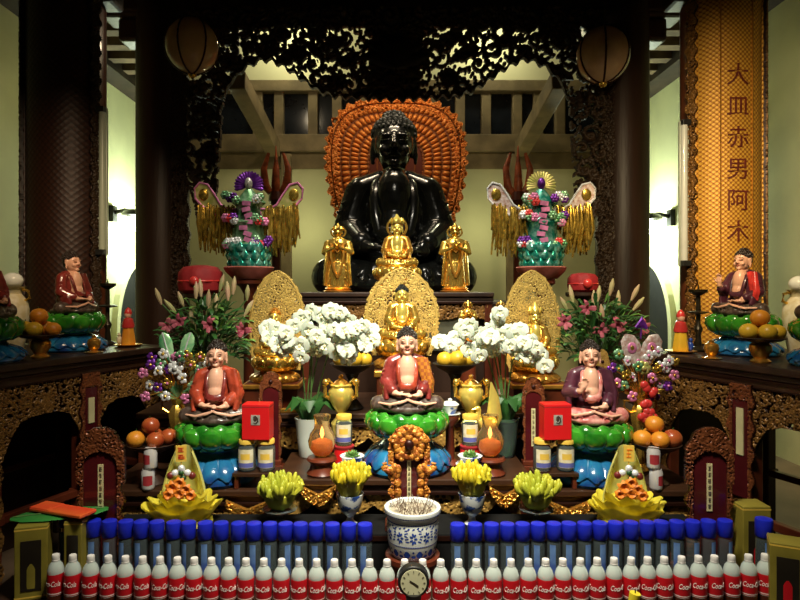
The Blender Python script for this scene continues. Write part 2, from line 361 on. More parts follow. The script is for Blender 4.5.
def seated_meshes(pose):
    if pose in CACHE: return CACHE[pose]
    d={}
    m=M()   # body: head, neck, chest, arms and hands in one surface
    m.ell((0,-.008,.80),(.105,.115,.135),nu=24,nv=16); m.ell((0,-.03,.735),(.088,.088,.085),nu=20,nv=12)
    m.ell((0,-.100,.683),(.036,.03,.024)); m.tube([(0,-.118,.835),(0,-.136,.79),(0,-.143,.768)],[.011,.015,.02],10); m.ell((0,-.132,.765),(.027,.018,.014))
    for q in(-1,1):
        m.ell((q*.05,-.092,.75),(.035,.03,.03)); m.ell((q*.108,.005,.80),(.016,.03,.048)); m.tube([(q*.112,.0,.79),(q*.116,-.005,.735),(q*.113,-.008,.69)],[.016,.014,.013],8)
        m.ell((q*.045,-.105,.825),(.032,.02,.012))
    m.lathe([(.066,.55),(.066,.60),(.070,.615),(.064,.625),(.068,.645),(.064,.66),(.07,.72)],20)
    m.ell((0,-.062,.48),(.105,.105,.19),nu=20,nv=12); m.ell((0,-.085,.35),(.10,.100,.13),nu=20,nv=12)
    m.ell((0,.0,.56),(.16,.07,.07))
    for q in(-1,1):
        if pose=='raised' and q==-1:
            limb(m,[(q*.175,.02,.55),(q*.25,-.06,.34),(q*.21,-.22,.44)],[.065,.055,.034]); hand(m,(q*.21,-.22,.44),(q*.205,-.235,.50),(0,-.08,1),(1,0,0),(0,-1,-.08),.5)
        elif pose=='bless' and q==-1:
            limb(m,[(q*.175,.02,.55),(q*.25,-.03,.34),(q*.14,-.25,.40)],[.065,.055,.034]); hand(m,(q*.14,-.25,.40),(q*.11,-.265,.45),(.3,-.1,1),(1,0,-.3),(0,-1,-.1),.5)
        else:
            limb(m,[(q*.175,.02,.55),(q*.235,-.03,.33),(q*.14,-.22,.245)],[.06,.05,.034])
            z=.235 if q<0 else .215
            hand(m,(q*.15,-.22,z+.005),(q*.085,-.262,z),(-q,-.10,0),(0,q*1,0) if q>0 else (0,-1,0),(0,0,1),.2)
    d['body']=fuse(m,.0085,3)
    m=M()   # robe over back, shoulders and sleeves, open down the chest
    m.ell((0,.04,.40),(.195,.14,.27),nu=24,nv=14); m.ell((0,.03,.20),(.23,.16,.16))
    limb(m,[(-.175,.02,.555),(-.08,.035,.605),(.08,.035,.605),(.175,.02,.555)],[.082,.066,.066,.082])
    for q in(-1,1):
        if pose=='raised' and q==-1:
            limb(m,[(q*.185,.02,.545),(q*.265,-.05,.34),(q*.225,-.17,.39)],[.082,.08,.06]); m.blade([(q*.25,-.05,.36),(q*.255,-.08,.22),(q*.24,-.10,.12)],[.09,.09,.08],.04,(1,0,0),10)
        elif pose=='bless' and q==-1:
            limb(m,[(q*.185,.02,.545),(q*.26,-.03,.34),(q*.18,-.19,.37)],[.082,.08,.06]); m.blade([(q*.25,-.05,.36),(q*.255,-.08,.22),(q*.24,-.10,.12)],[.09,.09,.08],.04,(1,0,0),10)
        else:
            limb(m,[(q*.185,.02,.545),(q*.245,-.02,.34),(q*.17,-.18,.265)],[.082,.082,.062]); m.blade([(q*.235,-.03,.34),(q*.25,-.10,.22),(q*.235,-.15,.13)],[.09,.10,.08],.04,(1,0,0),10)
        for k in range(5):
            z=.30+.05*k; m.tube([(q*.18,-.085+.008*k,z+.05),(q*.25,-.105+.012*k,z-.02),(q*.315,-.05,z-.01)],[.006,.011,.006],6)
    d['robe']=fuse(m,.010,3)
    m=M()   # lap: folded legs under cloth
    m.ell((0,-.03,.055),(.40,.25,.075),nu=28,nv=10)
    for q in(-1,1):
        limb(m,[(q*.13,.04,.10),(q*.33,-.09,.095),(-q*.03,-.225,.085 if q>0 else .11)],[.11,.10,.072],14)
        for k in range(5):
            a=.2+.15*k; m.tube([(q*(.10+.05*k),-.20+.02*k,.04),(q*(.13+.05*k),-.29+.030*k,.10),(q*(.10+.05*k),-.24+.025*k,.165)],[.006,.011,.006],6)
    m.ell((0,-.25,.05),(.20,.06,.05))
    d['lap_cloth']=fuse(m,.011,3)
    m=M()
    m.ell((0,.018,.855),(.114,.118,.098),nu=24,nv=14); m.ell((0,.035,.80),(.108,.10,.12)); m.ell((0,.02,.935),(.060,.062,.045),nu=18)
    rr=random.Random(3)
    for j in range(9):
        p=-.05+j*.17; nn=max(5,int(26*math.cos(p)))
        for i in range(nn):
            a=TAU*(i+.5*(j%2))/nn; x=.114*math.cos(p)*math.cos(a); y=.018+.118*math.cos(p)*math.sin(a); z=.855+.098*math.sin(p)
            if y<-.02 and z<.872: continue
            m.ell((x,y,z),(.013,.013,.013),nu=6,nv=4)
    for j in range(4):
        p=.1+j*.38; nn=max(3,int(14*math.cos(p)))
        for i in range(nn):
            a=TAU*i/nn; m.ell((.062*math.cos(p)*math.cos(a),.02+.062*math.cos(p)*math.sin(a),.935+.045*math.sin(p)),.012,nu=6,nv=4)
    d['hair']=m.mesh('hair')
    m=M()
    E=M(); d['eye']=[];d['eyebrow']=[]
    for q in(-1,1):
        m=M(); m.tube([(q*.070,-.096,.806),(q*.058,-.112,.800),(q*.042,-.120,.797),(q*.024,-.123,.800)],[.002,.004,.0045,.002],6); d['eye'].append(m.mesh('eye')); m=M()
        m.tube([(q*.078,-.094,.826),(q*.06,-.112,.842),(q*.04,-.120,.845),(q*.018,-.124,.832)],[.0015,.003,.0035,.0015],6); d['eyebrow'].append(m.mesh('eyebrow'))
    m=M(); m.tube([(-.034,-.108,.730),(-.014,-.124,.733),(0,-.123,.730),(.014,-.124,.733),(.034,-.108,.730)],[.003,.008,.007,.008,.003],8)
    m.tube([(-.024,-.112,.722),(0,-.122,.718),(.024,-.112,.722)],[.003,.009,.003],8); d['lips']=m.mesh('lips')
    m=M()
    for q in(-1,1): m.blade([(q*.085,.01,.63),(q*.100,-.075,.58),(q*.108,-.118,.50),(q*.100,-.150,.41),(q*.085,-.168,.33),(q*.06,-.175,.27)],[.022]*5+[.02],.010,(q*.3,-1,.3),8)
    m.blade([(-.10,-.150,.335),(-.05,-.186,.315),(0,-.195,.31),(.05,-.186,.315),(.10,-.150,.335)],.035,.012,(0,-1,.2),8)
    d['robe_trim']=m.mesh('robe_trim')
    m=M()   # shawl over the left shoulder
    m.blade([(.16,.15,.45),(.19,.09,.585),(.185,.0,.630),(.20,-.085,.56),(.215,-.125,.45),(.225,-.15,.34),(.215,-.19,.25)],[.075,.08,.08,.082,.085,.085,.07],[.012]*7,(1,-.25,.1),12)
    d['shawl']=None
    m2=M(); 
    def sh(u,v):
        t=u; ang=(v-.5)*1.9; 
        z=.62-.40*t; r=.100+.012*math.sin(9*v+3*t)
        cx=.165+.085*min(1,t*1.5)*(1 if t<.7 else 1-(t-.7)*.6); cy=.015-.06*t
        return (cx+r*math.sin(ang)*(.9),cy-r*math.cos(ang)*1.0-.02*t,z+.015*math.cos(ang*1.2)-(.0 if t>.05 else .0))
    def sh2(u,v):
        p=Vector(sh(u,v)); return tuple(p+Vector((-.012*math.sin((v-.5)*1.9),.012,-.006)))
    m2.surf(sh,10,14); m2.surf(sh2,10,14,flip=True); d['shawl']=m2.mesh('shawl')
    m=M()
    for q in(-1,1): m.blade([(q*.33,-.18,.125),(q*.2,-.275,.12),(q*.06,-.30,.155),(-q*.02,-.30,.185)],[.010,.014,.016,.01],.006,(0,-1,.4),8)
    d['hem']=m.mesh('hem')
    CACHE[pose]=d; return d
def lotus(petals=12,r0=.27,r1=.43,h=.26,rows=2,z0=-.27):
    m=M()
    m.lathe([(r0*.8,z0),(r1*.80,z0+h*.9),(r1*.80,z0+h)],32)
    for row in range(rows):
        for i in range(petals):
            a=TAU*(i+.5*row)/petals; c,s_=math.cos(a),math.sin(a); k=1-.10*row
            pts=[(r0*.9,z0+.0),(r0*1.25,z0+h*.10),(r1*k*.95,z0+h*(.36+.1*row)),(r1*k*1.04,z0+h*(.62+.12*row)),(r1*k*1.03,z0+h*(.80+.12*row)),(r1*k*.97,z0+h*(.92+.12*row)),(r1*k*.90,z0+h*(.985+.12*row))]
            w=TAU*r1/petals*.56
            m.blade([(x*c,x*s_,z) for x,z in pts],[w*.4,w*.75,w,w,w*.88,w*.6,w*.2],[.02,.045,.065,.06,.05,.035,.012],(c,s_,.15),12)
    return m
def base_petals(n=16,z0=-.68,z1=-.27,r_top=.30,r_bot=.50):
    m=M(); h=z1-z0
    m.lathe([(r_bot*.93,z0),(r_bot*.93,z0+.06*h),(r_bot*1.0,z0+.10*h),(r_bot*1.0,z0+.2*h),(r_bot*.96,z0+.3*h),(r_bot*.84,z0+.52*h),(r_top*1.05,z0+.72*h),(r_top*.92,z0+.85*h),(r_top,z1)],40)
    for i in range(n):
        a=TAU*i/n; c,s_=math.cos(a),math.sin(a); w=TAU*r_bot/n*.5
        pts=[(r_top*1.02,z0+.72*h),(r_bot*.85,z0+.54*h),(r_bot*.985,z0+.34*h),(r_bot*1.03,z0+.20*h)]
        m.blade([(x*c,x*s_,z) for x,z in pts],[w*.5,w*.85,w,w*.2],[.012,.02,.024,.012],(c,s_,.5),8)
    return m
LOT={}
def seated(name,label,cat,loc,rz,s,pose,mats,group=None,throne='full',zo=None,shawl=None,hem=None,trim='robe_trim'):
    """mats: body, robe, lap_cloth, hair, brow, lips, petals, base"""
    d=seated_meshes(pose); base={'full':.68,'short':.56,'none':0,'gold':.50}[throne]
    root=thing(name,label,cat,loc,rz,group,s)
    def up(o): o.location=(0,0,base); return o
    up(link('body',d['body'],K[mats['body']],root)); up(link('robe',d['robe'],K[mats['robe']],root))
    up(link('lap_cloth',d['lap_cloth'],K[mats['lap']],root)); up(link('hair',d['hair'],K[mats['hair']],root))
    if mats.get('brow'): [up(link(n_,e_,K[mats['brow']],root)) for n_ in('eye','eyebrow') for e_ in d[n_]]; up(link('lips',d['lips'],K[mats['lips']],root))
    if trim: up(link('robe_trim',d['robe_trim'],K[trim],root))
    if shawl: up(link('shawl',d['shawl'],K[shawl],root))
    if hem: up(link('hem',d['hem'],K[hem],root))
    if throne!='none':
        if throne not in LOT:
            LOT[throne]=(lotus(z0=-.27).mesh('lotus_petals'),base_petals(z0=-base,z1=-.255).mesh('lotus_base'))
        up(link('lotus_petals',LOT[throne][0],K[mats['petals']],root)); up(link('lotus_base',LOT[throne][1],K[mats['base']],root))
    return root
def halo(parent,name,w,h,zc,y,mt,seed=5,filled=.36,tip=.16):
    """almond-shaped openwork nimbus, local metres"""
    nx=max(50,int(w/.004)); ny=max(60,int(h/.004))
    X,Z,H=scrolls(nx,ny,w,h,seed,rad=w*.075,lw=w*.0095)
    x=(X-w/2)/(w/2); z=Z/h
    prof=np.sqrt(np.clip(1-((z-.42)/.58)**2,0,1)); prof=np.where(z>.42,np.clip(1-((z-.42)/.58)**2.0,0,1)**.55,prof*.75+.25)
    edge=.06*np.abs(np.sin(z*34)); inside=np.abs(x)<prof-edge*.6
    rr=np.sqrt((x*.9)**2+((z-.40)*1.5)**2)
    rings=np.exp(-((np.mod(rr*4.2,1)-.5)/.13)**2)*.7; rim=np.exp(-((np.abs(x)-prof+.10)/.05)**2); Hh=np.maximum(H,np.maximum(rings*.6*(rr<.62),rim*.9))
    mask=inside&((Hh>filled)|(rr<.30))
    return relief(name,X-w/2,Z+zc,Hh,mask,.012,.008,mt,parent,warp=lambda co:co+np.array([0,y,0]))
def standing(name,label,loc,h,mt,mt2,rz=0,group=None,crown=True):
    """robed standing figure with joined hands on a small lotus"""
    if 'stand' not in CACHE:
        m=M()
        def cs(z,rx,ry,n=20): return [(rx*math.cos(TAU*i/n)*(1+.05*math.sin(5*TAU*i/n)),ry*math.sin(TAU*i/n)) for i in range(n)]
        m.lathe([(.135,.06),(.125,.12),(.105,.35),(.095,.50),(.115,.62),(.13,.74),(.10,.80),(.04,.83)],28,mod=lambda a,z:1+.06*math.sin(9*a)*(1 if z<.55 else .2),sy=.72)
        m.lathe([(.036,.78),(.036,.87)],14); m.ell((0,-.005,.905),(.050,.056,.062)); m.ell((0,-.058,.90),(.009,.012,.014),nu=8,nv=6)
        for q in(-1,1):
            m.ell((q*.052,0,.895),(.008,.014,.026),nu=8,nv=6)
            limb(m,[(q*.115,0,.74),(q*.145,-.03,.60),(q*.035,-.125,.665)],[.05,.048,.026],10)
            m.blade([(q*.12,-.05,.62),(q*.125,-.07,.45),(q*.14,-.06,.22),(q*.15,-.05,.10)],[.045,.055,.05,.03],[.02]*4,(1,-.3,0),10)
            hand(m,(q*.035,-.12,.66),(q*.012,-.135,.70),(0,-.1,1),(0,1,0),(q,0,0),.1,L=.06)
            for k in range(5): m.tube([(q*.02*k,-.085,.50-.02*k),(q*.022*k,-.098+.004*k,.3),(q*.026*k,-.10+.006*k,.08)],[.006,.009,.006],6)
        CACHE['stand']=fuse(m,.0075,2,'body')
        m=M(); m.lathe([(.058,.935),(.060,.955),(.045,.985),(.03,1.0),(.016,1.03),(.004,1.05)],20)
        for i in range(9):
            a=TAU*i/9; m.blade([(.055*math.cos(a),.055*math.sin(a),.93),(.066*math.cos(a),.066*math.sin(a),.965),(.055*math.cos(a),.055*math.sin(a),1.0)],[.014,.017,.002],.006,(math.cos(a),math.sin(a),0),6)
        CACHE['crown']=m.mesh('crown')
        m=M(); m.lathe([(.16,0),(.17,.02),(.13,.035),(.15,.06),(.12,.075)],24,mod=lambda a,z:1+.06*abs(math.sin(5*a))); CACHE['sbase']=m.mesh('base')
        m=M()
        for q in(-1,1): m.blade([(q*.07,-.10,.74),(q*.075,-.118,.55),(q*.04,-.118,.33),(q*.0,-.115,.22)],[.012]*4,.006,(0,-1,0),6)
        m.blade([(-.09,-.085,.74),(0,-.118,.60),(.09,-.085,.74)],.013,.006,(0,-1,0),6)
        CACHE['sash']=m.mesh('sash')
        m=M(); m.surf(lambda u,v:(.085*math.cos(TAU*u)+.011*math.cos(TAU*v)*math.cos(TAU*u),.035+.006*math.sin(TAU*v),.915+.085*math.sin(TAU*u)+.011*math.cos(TAU*v)*math.sin(TAU*u)),28,6,True,True)
        CACHE['nimbus']=m.mesh('nimbus')
    root=thing(name,label,'statue',loc,rz,group,h); root.scale=(h*1.3,h*1.1,h)
    link('body',CACHE['stand'],mt,root); link('base',CACHE['sbase'],mt2,root); link('sash',CACHE['sash'],mt2,root)
    if crown: link('crown',CACHE['crown'],mt,root); link('nimbus',CACHE['nimbus'],mt,root)
    return root
# ------------------------------------------------------------------ furniture
def altar(name,label,x0,x1,y0,y1,z1,mt_top,apron=True,drop=.14,seed=1,closed=True,z0=0,gilt='apron_gilt'):
    r=thing(name,label,'altar table',((x0+x1)/2,(y0+y1)/2,z0)); w=x1-x0; d=y1-y0; h=z1-z0
    m=M(); m.box((0,0,h-.015),(w,d+.01,.03)); m.box((0,.006,h-.045),(w,d-.01,.03)); build('top',m,K[mt_top],r,False,.005)
    m=M(); m.box((0,-d/2+.012,h-.068),(w-.01,.024,.018)); build('gilt_molding',m,K['carved_gilt'],r,False,.003)
    if closed:
        m=M(); m.box((0,.03,(h-.06)/2),(w-.08,d-.10,h-.06)); build('body',m,K['wood_dark'],r,False,.004)
    if apron:
        aw=w-.06; ny=max(20,int(drop/.005)); nx=int(aw/.005)
        X,Z,H=scrolls(nx,ny,aw,drop,seed,rad=drop*.26)
        t=(X/aw); low=drop*(.55-.5*np.abs(np.cos(t*PI*round(aw/.28)))**.7)
        relief('carved_apron',X-aw/2,Z+h-.075-drop,H,(Z>low)&((H>.28)|(Z>drop*.9)|(Z-low<.012)),.014,.008,K[gilt],r,warp=lambda co:co+np.array([0,-d/2+.03,0]))
    for sx in(-1,1):
        for sy in(-1,1):
            m=M(); x=sx*(w/2-.035); y=sy*(d/2-.035)
            m.box((x,y,(h-.06)/2),(.05,.05,h-.06)); m.ell((x,y,.04),(.04,.04,.04)); build('leg',m,K['wood_red'],r,True,.004)
    return r
def strip_marks(parent,x,y,z0,z1,w,n,seed,mt='ink',name='writing'):
    """column of small illegible brush marks"""
    rg=random.Random(seed); m=M(); h=(z1-z0)/n
    for k in range(n):
        zc=z1-h*(k+.5)
        for q in range(3): m.box((x+rg.uniform(-.06,.06)*w,y,zc+h*.26*(1-q)),(w*rg.uniform(.4,.75),.0012,h*.09))
        m.box((x+rg.uniform(-.12,.12)*w,y,zc),(w*.1,.0012,h*.62))
        if rg.random()<.6: m.box((x+rg.choice((-.25,.25))*w,y,zc-h*.1),(w*.09,.0012,h*.36))
    return build(name,m,K[mt],parent,False)
def tablet(name,label,loc,w,h,frame,panel,strip,rz=0,seed=1,crest=True,group=None,strip_z=(.25,.65),strip_w=.15):
    """standing name tablet: base, carved frame, panel, pale strip with writing"""
    r=thing(name,label,'tablet',loc,rz,group); t=w*.16
    m=M(); m.box((0,0,h*.03),(w*1.05,w*.5,h*.06)); m.box((0,0,h*.085),(w*.9,w*.4,h*.05)); build('base',m,K['wood_red'],r,False,.004)
    pw=w*.70; pz0=h*.1; pz1=h*.84; cx=pw/2
    poly=[(-cx,pz0),(cx,pz0),(cx,pz1-cx*.9)]+[(cx*math.cos(a),pz1-cx*.9+cx*.9*math.sin(a)) for a in np.linspace(.15,PI-.15,12)]+[(-cx,pz1-cx*.9)]
    m=M(); m.prism(poly,-t*.3,t*.3); build('panel',m,K[panel],r,True,.003,ang=30)
    nx,ny=max(36,int(w/.0035)),max(60,int(h*.93/.0035)); X,Z,H=scrolls(nx,ny,w,h*.92,seed,rad=w*.11)
    x=np.abs(X-w/2); z=Z+h*.08
    out=np.where(z<h*.62,w*.43+w*.04*np.sin(z/h*40),np.where(z<h*.78,w*.48,np.clip(w*.48*np.sqrt(np.clip(1-((z-h*.78)/(h*.22))**2,0,1)),0,1)+w*.02*np.sin(z/h*60)))
    inn=np.where(z<pz1-cx*.9,cx*.94,cx*.94*np.sqrt(np.clip(1-((z-(pz1-cx*.9))/(cx*.85))**2,0,1)))
    mask=(x<out)&((x>inn)|(z>pz1))&((H>.16)|(x<inn+.008))
    relief('carved_frame',X-w/2,z,H,mask,w*.07,t*.35,frame if not isinstance(frame,str) else K[frame],r,warp=lambda co:co+np.array([0,-t*.25,0]))
    if crest:
        m=M(); m.ell((0,-t*.6,h*.89),(w*.09,w*.07,w*.09)); build('boss',m,K['carved_red'],r)
    z0,z1=h*strip_z[0],h*strip_z[1]
    m=M(); m.box((0,-t*.3-.002,(z0+z1)/2),(w*strip_w,.003,z1-z0)); s=build('paper_strip',m,K[strip],r,False)
    strip_marks(s,0,-t*.3-.0042,z0+.01*h,z1-.01*h,w*strip_w*.8,7,seed)
    return r
# ------------------------------------------------------------------ the hall
def struct(name,m,mt,bevel=0,smooth=False): return put_props(build(name,m,K[mt],None,smooth,bevel),kind='structure')
WX,WB,PD=3.8,10.5,7.2
m=M(); m.bx(-WX-.1,WX+.1,-1.5,WB+.1,-.1,0); struct('floor',m,'floor_tile')
m=M(); m.bx(-WX-.1,-WX,-1.5,WB,0,4.67); struct('wall_left',m,'plaster')
m=M(); m.bx(WX,WX+.1,-1.5,WB,0,4.67); struct('wall_right',m,'plaster')
m=M(); m.bx(-WX-.1,WX+.1,WB,WB+.1,0,5.5); struct('wall_back',m,'plaster')
m=M(); m.bx(-2.45,2.45,-1.5,WB,5.4,5.5)
for q in(-1,1): m.bx(min(q*2.45,q*(WX+.1)),max(q*2.45,q*(WX+.1)),-1.5,WB,4.67,4.77); m.bx(min(q*2.45,q*2.55),max(q*2.45,q*2.55),-1.5,WB,4.77,5.5)
struct('ceiling',m,'ceiling_wood')
for q in(-1,1):
    for k in range(10):
        y=5.6+.42*k; m=M(); m.bx(min(q*2.62,q*3.5),max(q*2.62,q*3.5),y,y+.16,4.50,4.66); struct('beam',m,'rafter')
    m=M(); m.bx(min(q*3.5,q*3.8),max(q*3.5,q*3.8),5,WB,4.42,4.67); struct('beam',m,'ceiling_wood')
    m=M(); m.bx(min(q*2.3,q*2.6),max(q*2.3,q*2.6),4.0,WB,4.25,4.67); struct('beam',m,'wood_dark')
m=M(); m.bx(-2.5,2.5,5.3,5.6,4.02,5.4); struct('beam',m,'wood_dark',.02)
# partition behind the great statue: plaster, beams, dark lattice windows
m=M(); m.bx(-2.4,2.4,PD,PD+.1,0,3.05); struct('wall_rear',m,'plaster')
m=M(); m.bx(-2.4,2.4,PD,PD+.1,4.04,5.4); struct('wall_rear_upper',m,'plaster_pale')
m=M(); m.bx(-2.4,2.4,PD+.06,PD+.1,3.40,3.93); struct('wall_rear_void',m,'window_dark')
for z0,z1,dy in((3.03,3.22,.02),(3.22,3.42,.08),(3.92,4.05,.06)):
    m=M(); m.bx(-2.4,2.4,PD-dy,PD+.08,z0,z1); struct('beam',m,'wood_olive',.01)
for px in(258,279,313,337,362,432,460,486,517,538,560):
    X=xz(px,PD,0).x; m=M(); m.bx(X-.055,X+.055,PD-.03,PD+.07,3.40,3.94); struct('beam_post',m,'wood_olive',.008)
for px in(287,511):
    X=xz(px,PD,0).x; m=M(); m.bx(X-.06,X+.06,PD-.07,PD+.02,0,3.2); struct('beam_post',m,'wood_olive',.008)
for q in(-1,1):
    a=at(237 if q<0 else 560,80,5.6); b=at(274 if q<0 else 521,150,7.15); dv=(b-a); L=dv.length
    rot=dv.to_track_quat('Y','Z').to_matrix(); m=M(); m.box((a+b)/2,(.15,L,.17),rot); m.box((a+b)/2+rot@Vector((0,0,.10)),(.05,L,.04),rot); struct('beam_brace',m,'wood_olive',.01)
# round columns
COL=[(-2.41,4.7,.24),(2.46,4.7,.24)]
COLI=[xz(163,5.45,0),xz(622,5.45,0)]
for x,y,r in COL+[(c.x,c.y,.225) for c in COLI]:
    m=M(); m.lathe([(r*1.35,0),(r*1.4,.08),(r*1.15,.14),(r*1.0,.16),(r,5.2)],48); o=struct('column',m,'pillar_red' if r>.23 else 'wood_dark',0,True); o.location=(x,y,0)
    m=M(); m.bx(-.5,.5,-.14,.14,3.98,4.2); m.bx(-.35,.35,-.12,.12,3.78,3.98); o=struct('beam_bracket',m,'wood_dark',.03); o.location=(x,y,0)
# arched side doorways; a near-black slab stands in for the dark inside
for k,(q,yc,hw) in enumerate(((-1,9.35,.80),(1,9.1,.80))):
    def arc(rx,top,sp): return [(-rx,0)]+[(rx*math.cos(a),sp+(top-sp)*math.sin(a)) for a in np.linspace(PI,0,20)]+[(rx,0)]
    m=M(); m.prism(arc(hw,2.0,1.05),-.03,.03); o=struct('doorway_dark_%d'%(k+1),m,'void'); o.location=(q*(WX-.03),yc,0); o.rotation_euler=(0,0,q*PI/2*-1)
    m=M(); A=arc(hw+.10,2.12,1.05); B=arc(hw,2.0,1.05); n=len(A); vs=[];fs=[]
    for (x,z) in A: vs+=[(x,-.05,z),(x,.04,z)]
    for (x,z) in B: vs+=[(x,-.05,z),(x,.04,z)]
    for i in range(n-1):
        a,b,c,d=2*i,2*i+2,2*n+2*i,2*n+2*i+2; fs+=[(a,b,d,c),(a+1,c+1,d+1,b+1),(a,a+1,b+1,b),(c,d,d+1,c+1)]
    m.add(vs,fs); o=struct('trim_%d'%(k+1),m,'plaster_pale'); o.location=(q*(WX-.03),yc,0); o.rotation_euler=(0,0,q*PI/2*-1)
    for s in(-1,1): pass
# couplet boards on the front columns
def couplet(name,label,cx,cy,mt,border,chars):
    r=thing(name,label,'carved board',(cx,cy,1.25)); rad=.30; A=R(54); Hh=2.5
    m=M()
    m.surf(lambda u,v:(rad*math.sin((u*2-1)*A),-rad*math.cos((u*2-1)*A),v*Hh),28,4); m.surf(lambda u,v:((rad-.03)*math.sin((u*2-1)*A),-(rad-.03)*math.cos((u*2-1)*A),v*Hh),28,4,flip=True)
    for q in(-1,1): m.blade([(q*rad*math.sin(A),-rad*math.cos(A),0),(q*rad*math.sin(A),-rad*math.cos(A),Hh)],.016,.016)
    build('panel',m,mt,r)
    for q in(-1,1):
        nx,ny=26,620; X,Z,H=scrolls(nx,ny,.085,Hh,7+q,rad=.034)
        low=np.abs(X-.0425)<.032+.010*np.sin(Z*60)
        def wp(co,q=q):
            a=q*(A+R(3)+(co[:,0]/.085-.5)*R(17)); rr=rad+.02-co[:,1]
            return np.stack([rr*np.sin(a),-rr*np.cos(a),co[:,2]],1)
        relief('carved_border',X if q>0 else X,Z,H,low&((H>.12)|(np.abs(X-.0425)<.015)),.02,.01,border,r,warp=wp)
    if chars:
        for k,ch in enumerate(chars):
            t=text_m(ch,.165,.004); bend(t,rad+.002); o=build('character',t,K['char_red'],r,False); o.location=(0,0,1.90-.222*k)
        for q in(-1,1):
            m=M(); m.tube([((rad+.003)*math.sin(q*R(22)),-(rad+.003)*math.cos(R(22)),0.05),((rad+.003)*math.sin(q*R(22)),-(rad+.003)*math.cos(R(22)),Hh-.05)],.005); build('gilt_bead',m,K['gold_deep'],r)
    return r
couplet('couplet_board','dark carved board curving round the front left column',-2.41,4.68,K['board_dark'],K['carved_dark'],'')
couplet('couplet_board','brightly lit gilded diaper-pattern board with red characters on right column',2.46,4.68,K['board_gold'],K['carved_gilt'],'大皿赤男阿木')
# inner columns carry narrow dark carved strips
for q,c in((-1,COLI[0]),(1,COLI[1])):
    r=put_props(relief('carved_column_strip',*[v for v in ()] ) if False else thing('carved_column_strip','narrow dark carved strip down the %s inner column'%('left' if q<0 else 'right'),'carved board',(c.x-q*.20,c.y-.16,1.0)))
    X,Z,H=scrolls(40,520,.20,2.9,31+q,rad=.05); relief('carving',X-.1,Z,H,np.abs(X-.1)<.085+.012*np.sin(Z*30),.03,.02,K['carved_dark'],r)
# tube lamps on the front columns (not lit)
for q,px,y0,y1,lab in((-1,101,107,255,'unlit tube lamp on the front left column'),(1,685.5,120,266,'pale unlit tube lamp on the front right column')):
    d=4.50; a=at(px,y1,d); b=at(px,y0,d); r=thing('tube_lamp',lab,'lamp',(a.x,d,a.z)); L=b.z-a.z
    m=M(); m.box((0,.03,L/2),(.07,.03,L)); build('housing',m,K['tube_dull'],r,False,.005)
    m=M(); m.tube([(-q*.012,-.004,.04),(-q*.012,-.004,L-.04)],.024,12); build('tube',m,K['porcelain_white' if q>0 else 'tube_dull'],r)
    for z in(.02,L-.02):
        m=M(); m.box((0,-.005,z),(.06,.05,.04)); build('end_cap',m,K['black_plastic'],r,False,.003)
# wall lamps
for q,px,py in((-1,111,214),(1,673,218)):
    X=q*(WX-.0); d=abs(X)*F/abs(px-VX); p=Vector((X,d,EYE-(py-VY)*d/F))
    r=thing('wall_lamp','lit white lamp on black bracket, %s wall'%('left' if q<0 else 'right'),'lamp',p)
    m=M(); m.box((-q*.03,0,0),(.06,.14,.22)); m.tube([(-q*.05,0,.02),(-q*.2,-.02,.05),(-q*.3,-.04,.03)],.03,10); build('bracket',m,K['black_plastic'],r)
    m=M(); m.lathe([(.04,.0),(.12,-.03),(.16,-.08),(.15,-.085),(.02,-.02)],20,(-q*.32,-.05,.06)); build('lamp_shade',m,K['black_plastic'],r)
    m=M(); m.ell((-q*.3,.1,-.10),(.07,.07,.12)); build('bulb',m,K['lamp_white'],r)
    l=bpy.data.lights.new('wall_lamp_light','POINT'); l.energy=WALL_W; l.color=(.86,1,.80); l.shadow_soft_size=.08
    o=bpy.data.objects.new('wall_lamp_light',l); o.location=p+Vector((-q*.45,.30,-.18)); C.objects.link(o)
# carved canopy between the inner columns
D=5.1
px0,px1,pyt,pyb=188,604,8,232
w=sz(px1-px0,D); h=sz(pyb-pyt,D); nx,ny=620,334
X,Z,H=scrolls(nx,ny,w,h,21,rad=.115,n=430,lw=.019)
PX=px0+X/w*(px1-px0); PY=pyb-Z/h*(pyb-pyt); dx=np.abs(PX-396)
low=np.interp(dx,[0,60,78,95,112,124,134,150,166,172,178,186,196,206,212],[101,98,92,80,68,62,61,68,84,104,190,222,226,190,120])
low=low+2.2*np.sin(PX*.55)
edge=(low-PY)<5
ins=(PY<low)&((dx<172)|True)
nz=np.sin(PX*.11+1.1*np.sin(PY*.13))*np.sin(PY*.16+1.7+.9*np.sin(PX*.07))
solid=(H>.60)|edge|(PY<28)|(dx<24)|(nz<-.35)
mask=ins&solid
can=thing('carved_canopy','dark openwork carved wooden canopy hanging between the inner columns','carved canopy',at(396,pyb,D))
relief('carving',X+xz(px0,D,0).x-xz(396,D,0).x,Z,H,mask,.05,.02,K['carved_dark'],can)
m=M(); m.bx(-w/2,w/2,.02,.10,h-.06,h+.02); build('rail',m,K['wood_dark'],can,False,.01)
m=M()
for k in range(7):
    a=-1.2+.4*k; m.blade([(0,-.05,0),(.16*math.sin(a),-.09,.16*math.cos(a)),(.30*math.sin(a),-.05,.26*math.cos(a))],[.03,.06,.01],.02,(0,-1,0))
o=build('crest',m,K['carved_dark'],can); o.location=(0,0,h-.50)
